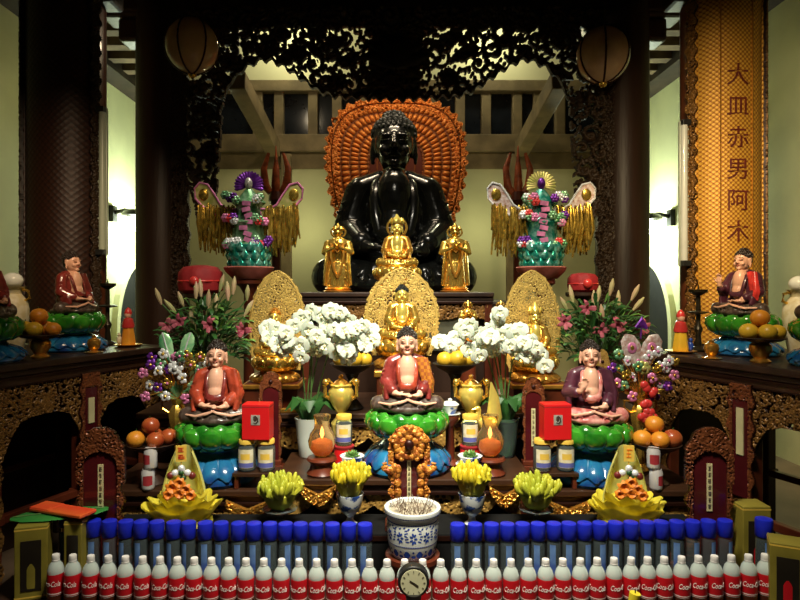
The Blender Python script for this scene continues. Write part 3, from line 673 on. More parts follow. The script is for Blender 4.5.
# globe lamps
for px,py,lab in((603,55,'round brown glass globe lamp hanging by the right inner column'),(192,46,'round dark glass globe lamp hanging by the left inner column')):
    d=4.75; p=at(px,py,d); r=thing('globe_lamp',lab,'lamp',p); s=sz(26,d)
    m=M(); m.ell((0,0,0),(s,s,s*1.08),nu=32,nv=20); build('globe',m,K['globe'],r)
    m=M(); m.lathe([(.05,s*1.02),(.07,s*1.05),(.05,s*1.12),(.015,s*1.2)],16); m.tube([(0,0,s*1.1),(0,0,4.67-p.z if abs(p.x)>2.45 else 5.4-p.z)],.008); build('hanger',m,K['bronze'],r)
    m=M()
    for k in range(6):
        a=TAU*k/6+.3; m.tube([(s*1.005*math.cos(t)*math.cos(a),s*1.005*math.cos(t)*math.sin(a),s*1.085*math.sin(t)) for t in np.linspace(-1.4,1.4,13)],.008,6)
    build('rib',m,K['carved_red'],r)
    m=M(); m.ell((0,0,-s*1.1),(.03,.03,.03)); build('finial',m,K['gold'],r)
# small lit bulb up behind the canopy
p=at(273,39,5.9); r=thing('ceiling_bulb','small bare lit bulb glowing behind the carved canopy','lamp',p)
m=M(); m.ell((0,0,0),(.035,.035,.05)); build('bulb',m,K['bulb'],r)
m=M(); m.lathe([(.02,.04),(.025,.05),(.025,.11),(.01,.12)],12); m.tube([(0,0,.11),(0,0,5.4-p.z)],.006); build('lamp_holder',m,K['black_plastic'],r)
# ------------------------------------------------------------------ great black statue
X0=xz(394,5.8,0).x
r=thing('statue_plinth','broad dark plinth under the great black statue','plinth',(X0,5.75,0))
m=M(); m.box((0,0,.72),(1.9,1.3,1.44)); m.box((0,0,1.49),(2.05,1.4,.10)); build('body',m,K['wood_dark'],r,False,.02)
m=M(); m.box((0,-.7,1.40),(1.95,.03,.05)); build('gilt_molding',m,K['carved_gilt'],r,False,.005)
BLK=dict(body='black_lacquer',robe='black_lacquer',lap='black_lacquer',hair='black_hair',brow='black_lacquer',lips='black_lacquer',petals='black_lacquer',base='black_lacquer')
seated('black_statue','great glossy black seated statue in front of the orange aureole','statue',(X0,5.75,1.585),0,1.74,'lap',BLK,throne='none',trim='black_lacquer')
# orange aureole
w,h=sz(146,6.3),sz(128,6.3); nx,ny=300,264; p=at(396,224,6.3)
r=thing('aureole','orange carved aureole with concentric petal rows behind the black statue','aureole',(p.x,6.3,1.54))
X,Z,H=scrolls(nx,ny,w,h,9,rad=.07); x=(X-w/2)/(w/2); z=(Z-h*.46)/(h*.54)
zz=np.where(z>0,z,z*.75); rr=(np.abs(x)**3+np.abs(zz)**3)**(1/3)*(1+.12*np.clip(-z,0,1)*np.abs(x)); ang=np.arctan2(zz,x)
band=np.floor(rr*8.0); fr=rr*8.0-band
pet=np.abs(np.sin(ang*(10+band*5)))**.6*np.sin(np.clip(fr,0,1)*PI)**.7
Hh=np.where(rr>.80,np.maximum(H,.2),np.where(rr>.36,pet*.9+.1,.15)); Hh=np.where(fr<.12,.25,Hh)
mask=(rr<.97+.025*np.sin(ang*46))&((rr<.84)|(H>.13))
relief('carving',X-w/2,Z+p.z-1.54,Hh,mask,.05,.03,K['aureole'],r)
m=M(); m.bx(-.14,.14,.02,.10,.0,p.z-1.54+h*.5); build('post',m,K['wood_red'],r,False,.01)
# lacquer finial posts on each side of the statue
for px,lab in((276,'red lacquer flame-topped post left of the black statue'),(518,'red lacquer flame-topped post right of the black statue')):
    d=5.9; X=xz(px,d,0).x; r=thing('flame_post',lab,'post',(X,d,0)); zt=at(px,148,d).z
    m=M(); m.box((0,0,.06),(.34,.34,.12)); m.lathe([(.07,.12),(.05,.3),(.045,zt-.55),(.075,zt-.5),(.06,zt-.42)],16); build('pole',m,K['wood_red'],r)
    m=M()
    for q,a in((-1,.22),(1,.30),(0,.0)): m.blade([(q*.03,0,zt-.46),(q*.10,-.02,zt-.36),(q*.115,-.01,zt-.2),(q*.07,0,zt-.05-.05*(q==0)),(q*.09,0,zt-.13*abs(q)+.02)],[.025,.042,.032,.015,.004],[.02]*5,(0,-1,0),8)
    build('flame_finial',m,K['flame_lacquer'],r)
# ------------------------------------------------------------------ tiers
ra=altar('altar_table','tall rear altar cabinet carrying the golden standing figures',at(300,0,4.2).x,at(494,0,4.2).x,4.2,4.9,1.62,'wood_dark',True,.12,3,True,gilt='carved_gilt')
for x0,x1 in((-.50,-.18),(.22,.58)):
    m=M(); m.bx(x0-ra.location.x,x1-ra.location.x,-.305,-.295,1.22,1.50); build('glass_panel',m,K['glass_panel'],ra,False,.003)
altar('altar_table','wide middle altar carrying the golden halo statues and lilies',-1.42,1.46,3.46,4.16,.95,'wood_brown',True,.14,4)
altar('altar_table','central offering table with the middle seated statue',-.548,.685,2.95,3.44,.74,'wood_brown',True,.12,5)
altar('altar_table','left offering table below the seated statue in orange robe',-1.40,-.555,2.97,3.44,.68,'wood_brown',True,.12,6)
altar('altar_table','right offering table below the seated statue with raised hand',.692,1.50,2.97,3.44,.68,'wood_brown',True,.12,8)
r=thing('altar_step','low black-covered step carrying the yellow citrons','step',(.07,2.795,0))
m=M(); m.box((0,0,.30),(2.62,.24,.58)); build('body',m,K['black_cloth'],r,False,.008)
m=M(); m.box((0,-.122,.570),(2.60,.006,.02)); build('gilt_edge',m,K['carved_gilt'],r,False)
r=thing('front_table','low dark front table holding the rows of bottles','table',(.06,2.36,0))
m=M(); m.box((0,0,.425),(3.30,.60,.03)); build('tabletop',m,K['wood_dark'],r,False,.004)
m=M(); m.box((0,-.27,.36),(3.2,.03,.10)); build('apron',m,K['wood_dark'],r,False,.004)
for sx in(-1,1):
    for sy in(-1,1): m=M(); m.box((sx*1.55,sy*.26,.205),(.07,.07,.41)); build('leg',m,K['wood_dark'],r,False,.005)
# ------------------------------------------------------------------ side altars
SA=R(22); sAx,cAx=math.sin(SA),math.cos(SA)
def side_altar(q,ax,ay,label):
    """local x runs along the front edge towards the camera, local y away from it (times -q mirrored)"""
    ang=math.atan2(-cAx,q*sAx); r=thing('side_altar',label,'altar table',(ax,ay,0),ang); Y=lambda v:v*q
    def b(m,x0,x1,y0,y1,z0,z1): return m.bx(x0,x1,min(Y(y0),Y(y1)),max(Y(y0),Y(y1)),z0,z1)
    t0,t1=-.15,2.0
    m=M(); b(m,t0-.03,t1,-.02,.92,1.245,1.28); b(m,t0,t1,.0,.90,1.215,1.245); build('top',m,K['wood_dark'],r,False,.006)
    m=M(); b(m,t0,t1,.015,.05,1.165,1.213); build('molding',m,K['wood_brown'],r,False,.004)
    m=M(); b(m,t0,t1,.005,.016,1.200,1.212); b(m,t0,t1,.008,.016,1.165,1.172); build('gilt_bead',m,K['carved_gilt'],r,False)
    legs=(-.08,.43,.98,1.5,1.93); L=t1-t0; nx,ny=720,120; hh=.36
    X,Z,H=scrolls(nx,ny,L,hh,14+q,rad=.048,lw=.0065); xs=X+t0; zz=Z+1.165-hh
    dl=np.min(np.stack([np.abs(xs-l) for l in legs]),0); lowz=np.interp(dl,[0,.04,.08,.13,.2,.3],[.805,.805,.90,.975,1.0,1.0])
    m_=(zz>lowz)&((H>.36)|(zz-lowz<.012)|(zz>1.15)|(np.mod(xs*5.5,1)<.06))
    def wp(co): return np.stack([co[:,0],q*(.03+co[:,1]),co[:,2]],1)
    relief('carved_apron',xs,zz,H,m_,.018,.012,K['carved_gilt'],r,warp=wp)
    m=M(); b(m,t0,t1,.06,.075,1.02,1.17); build('apron_back',m,K['tablet_red'],r,False)
    for k,l in enumerate(legs):
        for yb in(.03,.82):
            m=M(); b(m,l-.05,l+.05,yb,yb+.07,.06,1.2); b(m,l-.065,l+.065,yb-.015,yb+.085,0,.07); b(m,l-.06,l+.06,yb-.01,yb+.08,.50,.54); lg=build('leg',m,K['wood_dark' if yb>.1 else 'wood_red'],r,False,.006)
            if yb<.1:
                X2,Z2,H2=scrolls(30,200,.11,.72,40+k,rad=.03)
                relief('leg_carving',X2-.055+l,Z2+.08,H2,np.abs(X2-.055)<.043+.012*np.sin(Z2*40),.012,.004,K['carved_gilt'],lg,warp=lambda co:np.stack([co[:,0],q*(.027+co[:,1]),co[:,2]],1))
    m=M(); b(m,t0,t1,.04,.08,.50,.54); b(m,t0+.02,t0+.06,.04,.86,.50,.54); b(m,t0,t1,.82,.86,.50,.54); build('stretcher',m,K['wood_red'],r,False,.004)
    m=M(); b(m,t0,t0+.02,.06,.86,.0,1.2); build('end_light_block',m,K['wood_dark'],r,False,.003)  # closed end added to block the light showing under the altar
    if q<0: m=M(); b(m,t0,t1,.86,.88,.0,1.2); build('back_light_block',m,K['wood_dark'],r,False,.003)  # dark sheet added to keep the lit wall behind out of view
    # hanging name plaque on the second leg
    pl=M(); b(pl,.43-.05,.43+.05,.005,.02,.62,1.12); p=build('plaque',pl,K['tablet_red'],r,False,.004)
    X3,Z3,H3=scrolls(44,160,.16,.62,50+q,rad=.03); xx=np.abs(X3-.08)
    relief('plaque_frame',X3-.08+.43,Z3+.56,H3,(xx>.040+0*X3)&(xx<.068+.01*np.sin(Z3*50))|((Z3>.54)&(xx<.05)),.012,.006,K['carved_red'],p,warp=lambda co:np.stack([co[:,0],q*(.008+co[:,1]),co[:,2]],1))
    s=M(); b(s,.43-.019,.43+.019,-.002,.004,.83,1.06) if q>0 else b(s,.43-.019,.43+.019,-.002,.004,.90,1.04); build('paper_strip',s,K['paper_strip'],p,False)
    return r
side_altar(-1,-1.50,3.85,'carved dark side altar on the left in front of the shaded column')
side_altar(1,1.56,3.45,'carved dark side altar on the right in front of the gilded column')
# ------------------------------------------------------------------ golden statues on the upper tiers
GOLD=dict(body='gold_bright',robe='gold',lap='gold',hair='black_hair',brow='brow',lips='gold_deep',petals='gold',base='gold_deep')
GOLD2=dict(GOLD,hair='gold_deep')
p=xz(338,4.33,1.62); standing('standing_statue','golden standing robed figure left of the black statue\'s lap',p,sz(66,4.33),K['gold'],K['gold_deep'])
p=xz(455,4.33,1.62); standing('standing_statue','golden standing robed figure right of the black statue\'s lap',p,sz(66,4.33),K['gold'],K['gold_deep'])
# crowned seated gold figure in the middle
d=4.38; p=xz(397,d,1.62); h=sz(74,d)
r=seated('seated_gold_statue','crowned golden seated figure between the two standing ones','statue',p,0,h/1.5,'lap',dict(GOLD2,robe='gold_deep'),throne='gold',trim='gold_bright')
c=link('crown',CACHE['crown'],K['gold_bright'],r); c.scale=(2.1,2.1,1.6); c.location=(0,0,.5+.90-.935*1.6)
n=link('nimbus',CACHE['nimbus'],K['gold'],r); n.scale=(2.3,2.3,2.3); n.location=(0,.02,.5+.82-.915*2.3)
# three gold statues with almond haloes
def halo_statue(px,d,z,s,w,h,zc,lab,mats,seed,ped=.0,crown=False):
    p=xz(px,d,z+ped)
    if ped:
        t=thing('statue_pedestal','gilded block pedestal under the '+lab[1],'pedestal',(p.x,d,z)); m=M(); m.box((0,0,ped*.5),(.30,.26,ped)); build('block',m,K['wood_red'],t,False,.006)
        m=M(); m.box((0,0,ped*.9),(.33,.29,ped*.16)); m.box((0,0,ped*.08),(.33,.29,ped*.16)); build('gilt_rim',m,K['gold_deep'],t,False,.006)
    r=seated('seated_gold_statue',lab[0],'statue',p,0,s,'lap',mats,throne='gold',trim='gold_deep')
    hl=halo(r,'halo',w/s,h/s,zc/s,.30,K['gold_filigree'],seed); m=M(); m.bx(-.05,.05,.30,.36,.0,.6); build('halo_post',m,K['gold_deep'],hl)
    if crown:
        c=link('crown',CACHE['crown'],K['gold_bright'],r); c.scale=(2.1,2.1,2.0); c.location=(0,0,.5+.88-.935*2)
halo_statue(402,3.72,.95,.335,sz(78,3.8),sz(88,3.8),.06,('golden seated statue with black hair and round openwork halo, centre','central golden halo statue'),GOLD,5,.225)
halo_statue(275,3.62,.95,.285,sz(60,3.7),sz(100,3.7),.05,('golden seated statue with almond halo behind the left orchids','left golden halo statue'),GOLD2,6,.16)
halo_statue(535,3.62,.95,.285,sz(60,3.7),sz(102,3.7),.04,('golden crowned seated statue with almond halo behind the right orchids','right golden halo statue'),GOLD2,7,.16,True)
for px,lab in((468,'small golden standing figure just right of the centre halo'),(501,'small golden standing figure behind the right white orchids')):
    t=xz(px,3.98,.95); r=thing('figure_pedestal','slim dark pedestal under the %s'%lab,'pedestal',t); m=M(); m.lathe([(.08,0),(.085,.03),(.055,.06),(.05,.30),(.08,.33),(.08,.36)],20); build('block',m,K['wood_red'],r)
    standing('standing_statue',lab,t+Vector((0,0,.36)),.25,K['gold'],K['gold_deep'])
# ------------------------------------------------------------------ painted seated statues
S1=dict(body='skin',robe='robe_maroon',lap='lap_dark',hair='hair',brow='brow',lips='lips',petals='lotus_green',base='lotus_blue')
S2=dict(S1,robe='robe_orange'); S3=dict(S1,robe='robe_plum',lap='lap_pink'); S4=dict(S1,robe='robe_maroon'); S5=dict(S1,robe='robe_plum')
seated('painted_statue','painted seated statue in maroon and orange-gold robe, middle of the central table','statue',xz(407,3.13,.74),0,.43,'lap',S1,shawl='robe_gold',hem='skin',trim='robe_orange')
seated('painted_statue','painted seated statue in orange robe on the left offering table','statue',xz(217,3.17,.68),R(6),.425,'lap',S2,shawl='robe_orange',hem='skin',trim='robe_maroon')
seated('painted_statue','painted seated statue with raised hand and pink lap, right offering table','statue',xz(590,3.17,.68),R(-10),.425,'bless',S3,shawl='robe_plum',hem='skin',trim='lap_pink')
seated('painted_statue','painted seated statue in maroon robe facing right on left side altar','statue',(-1.90,3.70,1.28),R(76),.385,'lap',S4,throne='short',shawl='robe_maroon',hem='skin',trim='robe_maroon')
seated('painted_statue','painted seated statue in scarlet shawl raising a hand, right side altar','statue',(1.97,3.46,1.28),R(-64),.385,'raised',S5,throne='short',shawl='robe_scarlet',hem='skin',trim='robe_plum')
seated('painted_statue','painted statue on green lotus cut off by the left photo edge','statue',(-2.04,3.10,1.28),R(76),.385,'lap',S4,throne='short',shawl='robe_maroon')
seated('painted_statue','painted statue on green lotus cut off by the right photo edge','statue',(2.10,2.92,1.28),R(-64),.385,'raised',S5,throne='short',shawl='robe_scarlet')
# ------------------------------------------------------------------ bottles along the front
def coke():
    r=thing('cola_bottle','x','bottle',(0,0,0)); s=1.0
    m=M(); m.lathe([(.026,0),(.029,.004),(.0305,.02),(.0305,.05),(.029,.058),(.0295,.118),(.0305,.124),(.0295,.136),(.024,.152),(.016,.163),(.0125,.168),(.0125,.178)],28); build('bottle_body',m,K['pet_milky'],r)
    m=M(); m.lathe([(.0306,.046),(.0312,.05),(.0312,.118),(.0306,.122)],28); lb=build('label',m,K['cola_label'],r)
    t=text_m('Coca-Cola',.0205,.0006,shear=.35); t.v=[(x*.86,y,z*1.35) for x,y,z in t.v]; bend(t,.0318); o=build('logo',t,K['white_print'],lb,False); o.location=(0,0,.088)
    m=M(); m.lathe([(.0313,.05),(.0314,.0515),(.0313,.053)],28); build('label_band',m,K['white_print'],lb)
    m=M(); m.lathe([(.0135,.166),(.0145,.168),(.0145,.171),(.0135,.172),(.0140,.174),(.0140,.188),(.0125,.191),(.002,.1915)],20,mod=lambda a,z:1+.02*math.cos(18*a)); build('cap',m,K['white_cap'],r)
    m=M(); m.lathe([(.0265,-.0005),(.0308,.012),(.0308,.044),(.0300,.045)],24); build('cola_base',m,K['cola'],r)
    return r
CX=[55.8,72.8,90.8,108.3,125.3,142.6,160,177.3,194.2,211.5,228.6,246,263.8,281.5,299.2,316.6,334.4,352,369.6,387,404.7,422.6,440.7,458.6,476.2,493.6,511,528.4,545.6,562.8,580.2,597.2,614,631,647.6,664.2,681.6,698.4,714.4,731.5,748.5,765]
ORD=['first','second','third','fourth','fifth','sixth','seventh','eighth','ninth','tenth','eleventh','twelfth']
def where(i,n,cl,cr,mid):
    """name a place in a long row from its nearest landmark"""
    lefts=i; rights=n-1-i
    a=[(lefts,'%s from the left end'),(rights,'%s from the right end')]
    if i<=cl: a.append((cl-i,'%s left of the '+mid))
    if i>=cr: a.append((i-cr,'%s right of the '+mid))
    k,t=min(a,key=lambda v:v[0]); return t%ORD[k]
c0=coke(); ZT=.44; rg=random.Random(4)
for i,px in enumerate(CX):
    off=abs(px-410)/355; d=2.325+.05*off**2
    o=c0 if i==0 else copy_tree(c0); o.location=xz(px,d,ZT); o.rotation_euler=(0,0,rg.uniform(-.5,.5)); o.scale=(1,1,1)
    o['label']='red-labelled white-capped cola bottle, %s in the front row'%where(i,42,20,21,'clock'); o['group']='cola bottles in the front row'
c0.children[0].name='bottle_body'
def tubeb():
    r=thing('blue_capped_bottle','x','bottle',(0,0,0))
    m=M(); m.lathe([(.024,0),(.027,.004),(.0275,.012),(.0275,.19),(.025,.205),(.021,.212),(.021,.222)],24); build('bottle_body',m,K['clear_body'],r)
    m=M(); m.surf(lambda u,v:(.0280*math.sin((u-.5)*.85),-.0280*math.cos((u-.5)*.85),.07+.12*v),12,2); m.surf(lambda u,v:(.0272*math.sin((u-.5)*.85),-.0272*math.cos((u-.5)*.85),.07+.12*v),12,2,flip=True); build('label',m,K['blue_label'],r)
    m=M(); m.lathe([(.027,.205),(.0295,.208),(.0295,.262),(.028,.268),(.020,.271),(.002,.2715)],28,mod=lambda a,z:1+.012*math.cos(26*a)); build('cap',m,K['blue_cap'],r)
    return r
BL=[93.4,109.5,125.8,141,156.8,173.6,188.5,205.2,221.2,238.4,254.2,270,285.5,300.4,316,332.4,348.8,365]
BR=[457.6,475,491.6,507.4,522.6,538,554,569,584.6,600,615.4,631,647,661.4,677,692.6,708.4,725]
t0=tubeb(); first=True
for side,row in(('left',BL),('right',BR)):
    for i,px in enumerate(row):
        off=abs(px-410)/330; d=2.475+.045*off**2
        o=t0 if first else copy_tree(t0); first=False; o.location=xz(px,d,ZT); o.rotation_euler=(0,0,rg.uniform(-.5,.5))
        n=len(row); k=i if side=='left' else n-1-i          # k counts from the outer end
        w='%s from its outer end'%ORD[k] if k<9 else '%s from the incense pot'%ORD[n-1-k]
        o['label']='clear bottle with broad blue cap, %s row, %s'%(side,w); o['group']='blue-capped bottles in the second row'
o=dup(t0,xz(66,2.62,ZT),0,'dim blue-capped bottle between the two gift cartons on the left'); o=dup(t0,xz(764,2.46,ZT),0,'lone blue-capped bottle between the two gift cartons on the right',scale=1.1)
# gift cartons
def carton(label,px,d,w,dp,h,rz,win=True):
    r=thing('gift_carton',label,'box',xz(px,d,ZT),rz,'olive gift cartons at the table ends')
    m=M(); m.box((0,0,h/2),(w,dp,h)); build('box_body',m,K['carton'],r,False,.003)
    m=M(); m.box((0,-dp/2-.001,h*.47),(w*.62,.003,h*.68)); f=build('window',m,K['carton_dark'],r,False)
    m=M(); m.lathe([(w*.16,h*.16),(w*.17,h*.2),(w*.17,h*.42),(w*.07,h*.55),(w*.06,h*.62)],14,(0,-dp/2-.001,0),sy=.12); build('bottle_print',m,K['cola_label'] if win else K['carton'],f)
    for z in(.04,.96): m=M(); m.box((0,0,h*z),(w*1.006,dp*1.006,h*.02)); build('gilt_band',m,K['label_gold'],r,False)
    return r
carton('olive gift carton at the left end under the green tray',34,2.45,.115,.10,.285,R(18),False)
carton('narrow olive gift carton beside the left red tablet under the tray',77,2.49,.07,.07,.285,0,False)
carton('olive gift carton with dark window in front of the right tablet',750,2.60,.115,.10,.31,0)
carton('olive gift carton at the far right end of the front table',786,2.33,.115,.10,.265,R(-26))
# green leaf-shaped tray with a red packet
p=at(61,505,2.52); z=ZT+.285
r=put_props(thing('green_tray','green leaf-shaped tray lying across the two left gift cartons','tray',(p.x,2.52,z)))
m=M(); m.blade([(-.17,-.06,.006),(-.13,-.04,.007),(-.05,-.01,.007),(.05,.02,.007),(.12,.045,.007),(.165,.06,.007)],[.012,.055,.075,.075,.06,.015],.0055,(0,0,1),16); build('leaf_plate',m,K['green_tray'],r)
m=M(); m.tube([(-.16,-.056,.014),(-.05,-.01,.0145),(.05,.02,.0145),(.15,.055,.014)],.003,6); build('midrib',m,K['leaf_light'],r)
r=put_props(thing('red_packet','red paper packet lying slantwise on the green tray','packet',(p.x+.01,2.515,z+.0165),R(-20)))
m=M(); m.box((0,0,.008),(.27,.085,.014)); build('packet_body',m,K['red_packet'],r,False,.004)
m=M(); m.prism([(-.135,.0152),(-.135,.0175),(-.04,.0175),(-.03,.0152)],-.04,.04); build('flap',m,K['red_packet'],r,False,.001)
# clock in front
r=thing('desk_clock','small black round clock with cream face before the middle bottles','clock',xz(413.5,2.20,ZT))
zc=at(0,581,2.20).z-ZT; rad=.046
def disc(m,rr,y0,y1,zc=zc,n=36): return m.prism([(rr*math.cos(TAU*k/n),zc+rr*math.sin(TAU*k/n)) for k in range(n)],y0,y1)
m=M(); disc(m,rad+.010,-.012,.03); build('case',m,K['black_plastic'],r,True,.004,ang=30)
m=M(); m.lathe([(.075,0),(.078,.008),(.07,.02),(.03,.05),(.022,.075),(.03,zc-rad+.004)],28); build('stand',m,K['black_plastic'],r)
m=M(); disc(m,rad,-.0145,-.012); f=build('dial',m,K['clock_face'],r,False)
m=M()
for k in range(12): a=TAU*k/12; m.box((.038*math.sin(a),-.0152,zc+.038*math.cos(a)),(.002,.001,.007),Matrix.Rotation(a,3,'Y'))
build('hour_mark',m,K['ink'],f,False)
for nm,a,L,wd in(('hour_hand',R(125),.020,.004),('minute_hand',R(-60),.016,.003)): m=M(); m.box((L/2*math.sin(a),-.0158,zc+L/2*math.cos(a)),(wd,.001,L),Matrix.Rotation(a,3,'Y')); build(nm,m,K['ink'],f,False)
# yellow candle stub at the front edge
p=xz(631,2.13,ZT); r=thing('yellow_candle','stubby yellow candle standing before the right cola bottles','candle',p)
m=M(); m.lathe([(.030,0),(.034,.004),(.034,.012),(.016,.016),(.014,.035)],20); build('holder',m,K['black_plastic'],r)
m=M(); m.tube([(-.012,0,.035),(.0,-.003,.09),(.012,-.006,.165)],[.017,.0175,.0185],18); build('wax',m,K['yellow_wax'],r)
m=M(); m.tube([(.012,-.006,.165),(.013,-.006,.176)],.002,6); build('wick',m,K['ink'],r)
# ------------------------------------------------------------------ incense pot
p=xz(412.5,2.555,ZT)
r=thing('pot_stand','low red lacquer stand under the incense pot','stand',p)
m=M(); m.lathe([(.10,0),(.108,.01),(.09,.03),(.095,.085),(.112,.10),(.112,.118)],36); build('stand_body',m,K['wood_red'],r)
r=thing('incense_pot','big blue and white porcelain incense pot full of ash','incense pot',p+Vector((0,0,.119)))
m=M(); m.lathe([(.082,0),(.088,.004),(.094,.015),(.103,.06),(.107,.11),(.106,.145),(.101,.158),(.103,.163),(.114,.170),(.118,.180),(.116,.192),(.108,.194),(.099,.190),(.097,.175),(.02,.172)],48); pt=build('pot_body',m,K['porcelain_white'],r)
m=M()
rg=random.Random(8)
def pr(a,z):
    rr=np.interp(z,[0,.015,.06,.11,.145,.158,.17,.18],[.088,.094,.103,.107,.106,.101,.114,.118])+.0006; return (rr*math.sin(a),-rr*math.cos(a),z)
def dab(a,z,sa,s_z,th=0):
    vs=[pr(a,z)]
    for k in range(8):
        t=TAU*k/8; u=sa*math.cos(t)*math.cos(th)-s_z*math.sin(t)*math.sin(th); v=sa*math.cos(t)*math.sin(th)+s_z*math.sin(t)*math.cos(th); vs.append(pr(a+u/.105,z+v))
    m.add(vs,[(0,1+k,1+(k+1)%8) for k in range(8)])
for k in range(12):
    a=TAU*k/12
    for q in range(7): b=TAU*q/7; dab(a+.085*math.cos(b),.098+.017*math.sin(b),.0075,.0045,b)
    for q in range(5): dab(a+.26+.04*rg.uniform(-1,1),.085+.011*q,.006+.003*rg.random(),.003,rg.uniform(-.6,.6))
    dab(a+.26,.03,.012,.016,.0); dab(a+.19,.026,.006,.011,.5); dab(a+.33,.026,.006,.011,-.5); dab(a,.022,.010,.006); dab(a,.040,.005,.005)
    for q in range(3): dab(a+.17*q,.135+.004*(q%2),.006,.0035,.6)
for z,hh in((.010,.0022),(.062,.0018),(.148,.0022),(.176,.0025)):
    for k in range(72): dab(TAU*k/72,z,.0052,hh)
build('painted_pattern',m,K['cobalt'],pt,True)
m=M(); m.surf(lambda u,v:(.0965*v*math.cos(TAU*u),.0965*v*math.sin(TAU*u),.176+.012*(1-v)**.5+.004*noise.noise((u*9,v*7,1))),30,8,True); m.surf(lambda u,v:(.0965*v*math.cos(TAU*u),.0965*v*math.sin(TAU*u),.172),30,3,True,flip=True); build('ash',m,K['ash'],r)
m=M()
for k in range(70):
    a=rg.uniform(0,TAU); q=.085*math.sqrt(rg.random()); L=rg.uniform(.02,.055); x,y=q*math.cos(a),q*math.sin(a)
    m.tube([(x,y,.175),(x+rg.uniform(-.03,.03),y+rg.uniform(-.03,.03),.178+L*.8)],.0014,5)
o=build('incense_stub',m,K['incense'],r); put_props(o,kind='stuff')
# carved orange-gold tablet behind the pot
d=2.745
r=tablet('carved_tablet','ornate orange-gold carved tablet behind the incense pot with white strip',xz(409,d,.59),.20,.455,'orange_gilt','tablet_red','paper_strip',0,3,False,strip_z=(.30,.66),strip_w=.085)
m=M()
for k in range(5):
    a=R(90+72*k); c=Vector((0,-.022,.375)); w_=Vector((math.cos(a),0,math.sin(a))); s_=Vector((-math.sin(a),0,math.cos(a)))
    for t,o_,r_ in((.030,0,.021),(.056,0,.024),(.050,.024,.018),(.050,-.024,.018),(.072,.010,.013),(.072,-.010,.013)): m.ell(c+w_*t+s_*o_,(r_,.014,r_),None,12,8)
for q in(-1,1):
    for k in range(5): m.ell((q*(.050+.014*k),-.020,.262+.007*math.sin(k*1.9)),(.017,.012,.024-.002*k),None,10,8); m.ell((q*(.052+.003*math.sin(k*2)),-.018,.075+.042*k),(.017,.011,.024),None,10,8)
    m.tube([(q*.085,-.022,.255),(q*.108,-.024,.265),(q*.112,-.022,.288),(q*.098,-.022,.292)],[.010,.011,.009,.005],8)
build('flower_crest',m,K['orange_gilt'],r); m=M(); m.ell((0,-.038,.375),(.022,.014,.022)); build('boss',m,K['carved_red'],r)
# big dark red tablets at both ends
tablet('large_tablet','tall dark red tablet with carved gilt edge, left end of table',xz(102,2.605,ZT),.215,.63,'carved_red','tablet_red','paper_strip',0,11,False,strip_z=(.43,.75),strip_w=.105)
tablet('large_tablet','tall dark red tablet with carved gilt edge, right end of table',xz(708,2.605,ZT),.215,.63,'carved_red','tablet_red','paper_strip',0,12,False,strip_z=(.44,.755),strip_w=.105)
# small tablets
tablet('small_tablet','small gilt-red tablet beside the left red box, below the gold statue',xz(271,3.30,.68),.13,.53,'carved_red','tablet_red','paper_strip',0,13,True,strip_z=(.30,.62),strip_w=.14)
tablet('small_tablet','small orange-red tablet with pale strip by the right red box',xz(533,3.30,.68),.13,.50,'carved_red','tablet_red','paper_strip',0,14,True,strip_z=(.26,.66),strip_w=.16)
tablet('small_tablet','slim gilded tablet behind the right painted statue\'s shoulder',xz(602,3.38,.68),.10,.64,'apron_gilt','tablet_red','paper_strip',0,15,True,strip_z=(.40,.72),strip_w=.2)
# ------------------------------------------------------------------ offerings
ZC,ZS,ZP=.74,.68,.592     # central table, side tables, black step
def jar(label,loc,rz=0,group='labelled glass jars'):
    r=thing('glass_jar',label,'jar',loc,rz,group)
    m=M(); m.lathe([(.034,0),(.040,.004),(.042,.012),(.042,.108),(.038,.120),(.034,.124),(.034,.132)],28); b=build('jar_glass',m,K['clear_body'],r)
    m=M(); m.lathe([(.030,.006),(.038,.010),(.038,.105),(.02,.112)],24); build('contents',m,K['jar_fill'],b)
    m=M(); m.lathe([(.036,.130),(.039,.132),(.039,.150),(.037,.153),(.002,.1535)],28,mod=lambda a,z:1+.01*math.cos(30*a)); build('lid',m,K['label_gold'],r)
    def band(z0,z1,mt,hw,nm,ex=.0005):
        m=M(); m.surf(lambda u,v:((.0425+ex)*math.sin((u-.5)*hw),-(.0425+ex)*math.cos((u-.5)*hw),z0+(z1-z0)*v),14,1); m.surf(lambda u,v:(.0421*math.sin((u-.5)*hw),-.0421*math.cos((u-.5)*hw),z0+(z1-z0)*v),14,1,flip=True); return build(nm,m,K[mt],r)
    l=band(.020,.108,'label_cream',2.0,'label'); band(.022,.044,'label_blue',1.95,'label_band',.0010); band(.060,.088,'label_gold',1.1,'label_picture',.0010)
    return r
def box(name,label,cat,loc,dims,mt,rz=0): 
    r=thing(name,label,cat,loc,rz); m=M(); m.box((0,0,dims[2]/2),dims); build('body',m,K[mt],r,False,.004); return r
